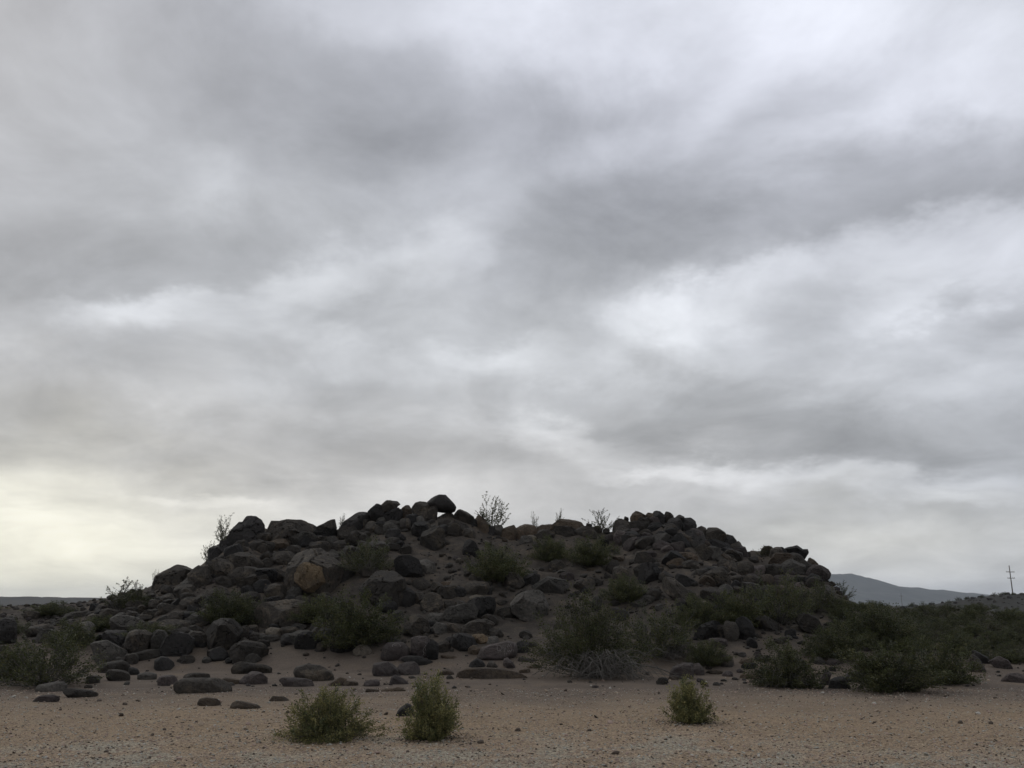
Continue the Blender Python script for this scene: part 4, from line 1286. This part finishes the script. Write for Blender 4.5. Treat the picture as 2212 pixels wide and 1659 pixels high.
# ------------------------------------------------------------------ shrubs
class Twigs:
    def __init__(self):
        self.v, self.t = [], []

    def tube(self, pts, r0, r1, sides=4):
        pts = [np.asarray(p, float) for p in pts]
        base = len(self.v)
        m = len(pts)
        for i, p in enumerate(pts):
            d = pts[min(i + 1, m - 1)] - pts[max(i - 1, 0)]
            d /= (np.linalg.norm(d) + 1e-9)
            a = np.cross(d, (0, 0, 1.) if abs(d[2]) < .9 else (1., 0, 0))
            a /= np.linalg.norm(a)
            b = np.cross(d, a)
            r = r0 + (r1 - r0) * i / (m - 1)
            for k in range(sides):
                th = 2 * math.pi * k / sides
                self.v.append(p + r * (math.cos(th) * a + math.sin(th) * b))
        for i in range(m - 1):
            for k in range(sides):
                p, q = base + i * sides + k, base + i * sides + (k + 1) % sides
                self.t += [(p, q, q + sides), (p, q + sides, p + sides)]


def shrub_meshes(name, W, H, stems, leaves, leaf, seed, spread=75, stem_r=.012, bare=.3, mats=None, upright=0., twig_mat=None, depth=1., side=5, jitter=.05, tufts=.35):
    rs = np.random.default_rng(seed)
    tw = Twigs()
    carriers = []          # (start, end) pieces that carry leaves
    for i in range(stems):
        phi = R(spread) * rs.uniform(.02, 1) ** .75
        al = rs.uniform(0, 2 * math.pi)
        L = 1 / math.sqrt((math.sin(phi) / (W / 2)) ** 2 + (math.cos(phi) / H) ** 2) * rs.uniform(.62, 1.08)
        d = np.array([math.sin(phi) * math.cos(al), math.sin(phi) * math.sin(al) * depth, math.cos(phi)])
        bend = rs.normal(0, .12, 3)
        p0 = np.array([rs.normal(0, .03) * W, rs.normal(0, .03) * W, -.02])
        pts = []
        for s in np.linspace(0, 1, 6):
            q = p0 + d * L * s + bend * L * s * (1 - s) + np.array([0, 0, 1]) * upright * L * s * (s - 1)
            q = q + rs.normal(0, .015, 3) * L * (s > 0)
            pts.append(q)
        tw.tube(pts, stem_r * rs.uniform(.7, 1.2), stem_r * .3)
        for k in range(side):
            s = rs.uniform(bare, .97)
            j = min(int(s * 5), 4)
            a = pts[j] + (pts[j + 1] - pts[j]) * (s * 5 - j)
            dd = (pts[j + 1] - pts[j])
            dd = dd / np.linalg.norm(dd) + rs.normal(0, .42, 3)
            dd[2] += .25
            dd /= np.linalg.norm(dd)
            ln = L * rs.uniform(.14, .30)
            b = a + dd * ln
            b[2] = max(b[2], .02)
            mid = (a + b) / 2 + rs.normal(0, .03, 3) * ln * 3
            tw.tube([a, mid, b], stem_r * .4, stem_r * .2, 3)
            carriers.append((a, b, ln))
        for j in range(max(1, int(bare * 5)), 5):
            carriers.append((pts[j], pts[j + 1], L / 5))
    wts = np.array([c[2] for c in carriers]) * rs.uniform(.3, 1.7, len(carriers))
    ch = rs.choice(len(carriers), leaves, p=wts / wts.sum())
    A = np.array([c[0] for c in carriers])[ch]
    B = np.array([c[1] for c in carriers])[ch]
    t = rs.uniform(0, 1, leaves) ** (1 - tufts)
    P0 = A + (B - A) * t[:, None] + rs.normal(0, jitter, (leaves, 3)) * min(W, H) * .5
    P0[:, 2] = np.maximum(P0[:, 2], .01)
    ax = (B - A)
    ax /= np.linalg.norm(ax, axis=1)[:, None] + 1e-9
    ax = ax + rs.normal(0, .6, (leaves, 3))
    ax /= np.linalg.norm(ax, axis=1)[:, None] + 1e-9
    sd = np.cross(ax, rs.normal(0, 1, (leaves, 3)))
    sd /= np.linalg.norm(sd, axis=1)[:, None] + 1e-9
    ll = leaf * rs.uniform(.6, 1.4, leaves)
    V = np.stack([P0, P0 + ax * (ll * .5)[:, None] + sd * (ll * .3)[:, None], P0 + ax * ll[:, None], P0 + ax * (ll * .5)[:, None] - sd * (ll * .3)[:, None]], 1).reshape(-1, 3)
    q = np.arange(leaves) * 4
    T = np.concatenate([np.stack([q, q + 1, q + 2], -1), np.stack([q, q + 2, q + 3], -1)])
    clump = rs.integers(0, 100, len(carriers))[ch]
    mi = np.where(clump < 55, 0, np.where(clump < 78, 1, 2))
    me_l = mesh_np(name + '_foliage', V, T, mats or M_LEAF, np.concatenate([mi, mi]))
    me_b = mesh_np(name + '_branches', np.array(tw.v), np.array(tw.t), [twig_mat or M_STEM], smooth=True)
    return me_b, me_l


def plant(meshes, loc, rz, scale, label, group=None, name='creosote_bush', cat='bush'):
    e = bpy.data.objects.new(name, None)
    e.empty_display_size = .2
    COL.objects.link(e)
    e.location = loc
    e.rotation_euler = (0, 0, rz)
    e.scale = scale
    tag(e, label, cat, group)
    link('branches', meshes[0], parent=e)
    link('foliage', meshes[1], parent=e)
    return e


def spot(px, py):
    r, hit = ground_hit(px, py)
    d = ray(px, py)
    h = math.hypot(d.x, d.y)
    x, y = d.x / h * r, d.y / h * r
    return x, y, hq(x, y), r


KV = 1024. / 2212.

# --- the three young creosotes on the gravel, each its own shape
x, y, z, r = spot(706 * KV, 1596 * KV)
plant(shrub_meshes('wide_creosote', 1.36, .55, 140, 27000, .022, 5, spread=88, stem_r=.004, bare=.2, mats=M_LEAF_FRONT, side=9, jitter=.05, tufts=.2), (x, y, z), .4, (1, .85, 1),
      'wide fan shaped young creosote bush on the gravel')
x, y, z, r = spot(932 * KV, 1597 * KV)
plant(shrub_meshes('upright_creosote', .86, .77, 120, 26000, .022, 8, spread=82, stem_r=.004, bare=.15, mats=M_LEAF_FRONT, side=9, jitter=.06, tufts=.2), (x, y, z), 1.3, (1, .9, 1),
      'upright egg shaped young creosote bush in front of a black rock')
x, y, z, r = spot(1490 * KV, 1561 * KV)
plant(shrub_meshes('vase_creosote', .74, .60, 100, 19000, .022, 13, spread=76, stem_r=.004, bare=.15, mats=M_LEAF_FRONT, side=8, jitter=.06, tufts=.2), (x, y, z), 2.1, (1, .9, 1),
      'small vase shaped young creosote bush alone on the gravel')

# dark bits round the feet of the young bushes, added as their contact shadow
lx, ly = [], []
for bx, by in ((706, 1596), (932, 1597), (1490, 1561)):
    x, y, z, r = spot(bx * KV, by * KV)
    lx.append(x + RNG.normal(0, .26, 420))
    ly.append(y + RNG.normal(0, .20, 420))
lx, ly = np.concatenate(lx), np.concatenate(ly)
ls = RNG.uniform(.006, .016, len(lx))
stones('contact_shade_bits', np.stack([lx, ly, heights(lx, ly) + ls * .3], -1), ls, .45, [M_STEM, M_LEAF[2], M_GR[3]], [.4, .25, .35], OCT)

# --- creosote of the hill: a few grown shapes, each bush its own copy
PROTO = [shrub_meshes(f'creosote_{i}', 2.0, 1.35, 80, 18000, .042, 40 + i, spread=80, stem_r=.009, bare=.3, side=7, jitter=.06, tufts=.25) for i in range(4)]
PROTO[3] = shrub_meshes('creosote_3', 2.0, 1.35, 70, 8000, .04, 47, spread=80, stem_r=.011, bare=.4, side=7, jitter=.04, tufts=.4, twig_mat=M_DEAD)
SPARSE = [shrub_meshes(f'thin_creosote_{i}', 1.4, 1.4, 24, 2400, .04, 70 + i, spread=sp, stem_r=.007, bare=.35, side=6, jitter=.015, tufts=.4) for i, sp in enumerate((45, 34, 58))]
BIG = shrub_meshes('tall_creosote', 2.6, 1.8, 90, 22000, .04, 91, spread=72, stem_r=.011, bare=.34, side=7, jitter=.06, tufts=.25)

hill_bushes = [  # foot x, foot y, width, height (2212 wide view), label
    (495, 1352, 165, 95, 'dim olive creosote between boulders on the left slope'),
    (770, 1398, 215, 145, 'dark creosote clump in front of the huge rounded boulder'),
    (690, 1345, 130, 80, 'small creosote left of the dark creosote clump'),
    (795, 1238, 150, 90, 'creosote high on the slope under the left summit pile'),
    (1072, 1256, 165, 105, 'creosote standing at the right side of the bare chute'),
    (1190, 1212, 110, 70, 'low creosote in the saddle left of a fuller one'),
    (1280, 1222, 130, 88, 'full creosote high in the saddle under the right outcrop'),
    (1430, 1418, 210, 130, 'broad creosote right of the one with dead twigs'),
    (1350, 1300, 120, 76, 'yellowish creosote behind the big creosote'),
    (1505, 1350, 120, 80, 'creosote beside the long sliding slab'),
    (1590, 1352, 150, 110, 'creosote on the right flank below the stepped shoulder'),
    (1685, 1345, 170, 120, 'fuller creosote on the right flank below the brown faced boulder'),
    (1530, 1440, 110, 70, 'low creosote at the foot of the right flank'),
    (1695, 1484, 170, 120, 'creosote with bare stems left of the black wedge boulder'),
    (1800, 1420, 150, 90, 'greyish creosote behind the black wedge boulder'),
    (1760, 1322, 130, 80, 'creosote under the right end of the skyline'),
    (1925, 1494, 230, 125, 'big creosote with dark trunk base right of the black wedge boulder'),
    (2030, 1478, 170, 110, 'wide creosote touching the big one with the dark trunk base'),
    (1880, 1380, 190, 95, 'creosote behind the big one with the dark trunk base'),
    (95, 1482, 230, 125, 'wide olive creosote at the left edge of the sand'),
    (20, 1470, 150, 90, 'half hidden creosote at the far left edge'),
    (150, 1400, 110, 70, 'creosote behind the wide olive one at the left edge'),
]
for i, (bx, by, w, h, lab) in enumerate(hill_bushes):
    x, y, z, r = spot(bx * KV, by * KV)
    W, Hh = w * KV / FPX * r, h * KV / FPX * r
    plant(PROTO[i % 4], (x, y, z - .03), i * 1.7, (W / 2.15, W / 2.15, Hh / 1.8), lab, 'creosote bushes of the rocky hill')
x, y, z, r = spot(1272 * KV, 1462 * KV)
plant(BIG, (x, y, z), .3, (1.08, 1.0, 1.0), 'biggest creosote in front of the hill with grey dead twigs at its foot')

# --- thin shrubs against the sky
for i, (bx, by, w, h, k, lab) in enumerate([
        (482, 1178, 46, 60, 0, 'thin shrub clinging left of the tall dark crag'), (447, 1222, 34, 46, 1, 'sparse twig shrub below the thin shrub at the crag'),
        (1062, 1146, 74, 74, 0, 'open leafy shrub on the skyline right of the balanced rock'), (1155, 1146, 20, 36, 1, 'lone upright sprig in the saddle'),
        (1207, 1128, 20, 26, 1, 'small tuft above the rusty ridge rock'), (1298, 1148, 58, 50, 2, 'dense small shrub left of the dark right outcrop'),
        (1652, 1200, 34, 22, 2, 'little shrub before the last skyline knobs'), (738, 1134, 16, 22, 1, 'tiny sprig beside the pointed wedge rock'),
        (337, 1248, 16, 14, 1, 'tiny sprig on the sloping slab boulder'),
        (262, 1306, 84, 52, 2, 'shrub against the sky at the left foot of the hill'), (300, 1304, 36, 36, 0, 'thin shrub against the sky beside the sloping slab'),
        (1820, 1300, 40, 42, 2, 'dark shrub in front of the far mountain')]):
    d = ray(bx * KV, by * KV)
    r = 35.3 if bx > 330 else 33.
    if bx == 1820:
        r = 37.
    f = math.hypot(d.x, d.y)
    x, y = d.x / f * r, d.y / f * r
    W, Hh = w * KV / FPX * r, h * KV / FPX * r
    z = CAM_H + d.z / f * r
    g = hq(x, y)
    z0 = min(z, g) if g > z - .6 else z - .25
    plant(SPARSE[k], (x, y, z0), i * 2.1, (W / 1.0, W / 1.0, (Hh + z - z0) / 1.4), lab, name='thin_shrub')

# --- brush of the flat right of the hill and of the left margin
brush = []
rb = random.Random(5)
for row in range(900):
    px = rb.uniform(838, 1060)
    py = 611 + 75 * rb.random() ** 1.5
    brush.append((px, py))
placed = []
for px, py in brush:
    if py > 662 and (px < 880 or px > 985):
        continue
    x, y, z, r = spot(px, py)
    if r > 125 or (y < 24):
        continue
    if any(math.hypot(x - a, y - b) < .55 + r * .012 for a, b in placed):
        continue
    placed.append((x, y))
    s = rb.uniform(.65, 1.0) * (.46 if r > 38 else .66)
    where = 'in the brush field right of the hill' if r < 45 else 'on the far brushy swell right of the hill'
    nn_ = near_name(Vector((x, y, z)), 6.)
    pi_, hs_ = rb.randrange(4), rb.uniform(.42, .68)
    look = ('twiggy half bare' if pi_ == 3 else 'dark olive') + (' low' if hs_ < .5 else (' tall' if hs_ > .61 else ''))
    plant(PROTO[pi_], (x, y, z - .03), rb.uniform(0, 6.28), (s * rb.uniform(.9, 1.5), s * 1.2, s * hs_),
          look + ' creosote bush ' + (nn_ or where), 'creosote bushes ' + (nn_ or where))
    if len(placed) > 170:
        break
placed = []
for _ in range(120):
    px, py = rb.uniform(-20, 150), rb.uniform(602, 640)
    x, y, z, r = spot(px, py)
    if r > 120 or any(math.hypot(x - a, y - b) < 1.3 + r * .03 for a, b in placed):
        continue
    placed.append((x, y))
    s = rb.uniform(.4, .75)
    pi_ = rb.randrange(4)
    plant(PROTO[pi_], (x, y, z - .03), rb.uniform(0, 6.28), (s * 1.3, s, s * rb.uniform(.45, .65)),
          ('small twiggy' if pi_ == 3 else ('small' if s < .57 else 'larger full')) + ' creosote bush on the low ground left of the hill', 'creosote bushes left of the hill')
    if len(placed) > 24:
        break
# scrub on the mound that carries the pole
placed = []
for _ in range(60):
    x, y = rb.uniform(150, 250), rb.uniform(300, 400)
    if any(math.hypot(x - a, y - b) < 6 for a, b in placed):
        continue
    placed.append((x, y))
    s = rb.uniform(1., 1.9)
    plant(PROTO[rb.randrange(4)], (x, y, hz(x, y) - .3), rb.uniform(0, 6.28), (s * 1.2, s, s * .8), 'dark shrub on the mound that carries the tall pole', 'shrubs on the pole mound')

# --- drooping dead twigs under the biggest creosote
def dead_twigs(name, W, H, n, seed, lean):
    rs = np.random.default_rng(seed)
    tw = Twigs()
    for i in range(n):
        al = rs.uniform(0, 2 * math.pi)
        rch = W / 2 * rs.uniform(.25, 1.1)
        top = H * rs.uniform(.25, 1.)
        ox, oy = rs.normal(0, W * .13), rs.normal(0, W * .10)
        dx = math.cos(al) * rch + lean * rs.normal(.5, .8) * W * .22
        dy = math.sin(al) * rch * .8
        pk = rs.uniform(.25, .6)
        oz = top * rs.uniform(.1, .8)
        cv = rs.normal(0, .09, 2)
        pts = []
        for s in np.linspace(0, 1, 9):
            zz_ = oz + (top - oz) * min(1, s / pk) if s < pk else top * (1 - ((s - pk) / (1 - pk)) ** rs.uniform(1.5, 1.8) * rs.uniform(.88, 1.))
            pts.append((ox + dx * s + cv[0] * math.sin(3 * s) + rs.normal(0, .014), oy + dy * s + cv[1] * math.sin(3 * s) + rs.normal(0, .014), max(.01, zz_ + rs.normal(0, .012))))
        r0 = rs.uniform(.005, .012)
        tw.tube(pts, r0, r0 * .45)
        for k in range(3):
            j = rs.integers(3, 8)
            a = np.array(pts[j])
            b = a + np.array([dx * .18 + rs.normal(0, .08), dy * .18 + rs.normal(0, .08), rs.normal(-.08, .08)])
            b[2] = max(b[2], .01)
            tw.tube([a, (a + b) / 2, b], r0 * .5, r0 * .25, 3)
    return mesh_np(name, np.array(tw.v), np.array(tw.t), [M_DEAD], smooth=True)


x, y, z, r = spot(1290 * KV, 1466 * KV)
tag(link('dead_bush', dead_twigs('dead_bush', 1.7, .66, 130, 3, 1.5), loc=(x, y - .2, z)), 'drooping grey dead twigs at the foot of the biggest creosote', 'dead bush')
x, y, z, r = spot(1190 * KV, 1420 * KV)
tag(link('dead_bush', dead_twigs('dead_bush', .8, .3, 40, 4, 0), loc=(x, y, z)), 'small low dead twigs left of the biggest creosote', 'dead bush')
x, y, z, r = spot(1450 * KV, 1424 * KV)
tag(link('dead_bush', dead_twigs('dead_bush', 1.0, .5, 60, 6, .1), loc=(x, y - .2, z)), 'grey dead twigs under the broad creosote right of the biggest one', 'dead bush')
x, y, z, r = spot(1700 * KV, 1484 * KV)
tag(link('dead_bush', dead_twigs('dead_bush', .9, .45, 60, 7, 0), loc=(x, y - .1, z)), 'bare grey twigs under the creosote left of the black wedge boulder', 'dead bush')

# ------------------------------------------------------------------ utility poles
def cyl(r0, r1, h, n=10):
    v, t = [], []
    for i in range(n):
        a = 2 * math.pi * i / n
        v += [(r0 * math.cos(a), r0 * math.sin(a), 0), (r1 * math.cos(a), r1 * math.sin(a), h)]
    for i in range(n):
        a, b = 2 * i, 2 * ((i + 1) % n)
        t += [(a, b, b + 1), (a, b + 1, a + 1)]
    v += [(0, 0, h)]
    t += [(2 * i + 1, 2 * ((i + 1) % n) + 1, 2 * n) for i in range(n)]
    return np.array(v), np.array(t)


def boxm(sx, sy, sz):
    v = np.array([(a, b, c) for a in (-sx / 2, sx / 2) for b in (-sy / 2, sy / 2) for c in (-sz / 2, sz / 2)])
    t = [(0, 1, 3), (0, 3, 2), (4, 6, 7), (4, 7, 5), (0, 4, 5), (0, 5, 1), (2, 3, 7), (2, 7, 6), (0, 2, 6), (0, 6, 4), (1, 5, 7), (1, 7, 3)]
    return v, np.array(t)


def utility_pole(px, py, dist, H, arms, label, rz):
    d = ray(px, py)
    x, y = d.x / d.y * dist, dist
    e = bpy.data.objects.new('utility_pole', None)
    COL.objects.link(e)
    z = CAM_H + d.z / d.y * dist
    g = hz(x, y)
    e.location = (x, y, min(z, g) - 1.5)
    e.rotation_euler = (0, 0, rz)
    tag(e, label, 'utility pole')
    H += z - e.location.z
    v, t = cyl(.24, .16, H)
    link('pole', mesh_np('pole', v, t, [M_POLE], smooth=True), parent=e)
    iv, it = cyl(.07, .05, .28, 8)
    ins = mesh_np('insulator', iv, it, [M_GLASS], smooth=True)
    for fr, ln in arms:
        v, t = boxm(ln, .2, .22)
        a = link('crossarm', mesh_np('crossarm', v, t, [M_POLE]), parent=e)
        a.location = (0, -.2, H * fr)
        for q in (-.46, -.24, .24, .46):
            i = link('insulator', ins, parent=a)
            i.location = (q * ln, 0, .11)
    return e


utility_pole(1012.9, 594.4, 360, 11.2, ((.80, 3.9), (.61, 3.4)), 'tall weathered pole with two crossarms on the dark mound', .25)
utility_pole(902.2, 605.5, 900, 12., ((.80, 4.2),), 'small distant pole with one crossarm in front of the mountain', .2)

# ------------------------------------------------------------------ haze
hv, ht = boxm(19600, 19600, 172)
k = bpy.data.materials.new('haze')
k.use_nodes = True
nt = k.node_tree
nt.nodes.clear()
pv = nt.nodes.new('ShaderNodeVolumePrincipled')
pv.inputs['Color'].default_value = (.86, .92, 1., 1)
pv.inputs['Density'].default_value = HAZE
pv.inputs['Anisotropy'].default_value = .2
pv.inputs['Density Attribute'].default_value = ''
pv.inputs['Temperature Attribute'].default_value = ''
mo = nt.nodes.new('ShaderNodeOutputMaterial')
nt.links.new(pv.outputs[0], mo.inputs['Volume'])
tag(link('haze', mesh_np('haze', hv, ht, [k]), loc=(0, 0, 80)), kind='stuff')
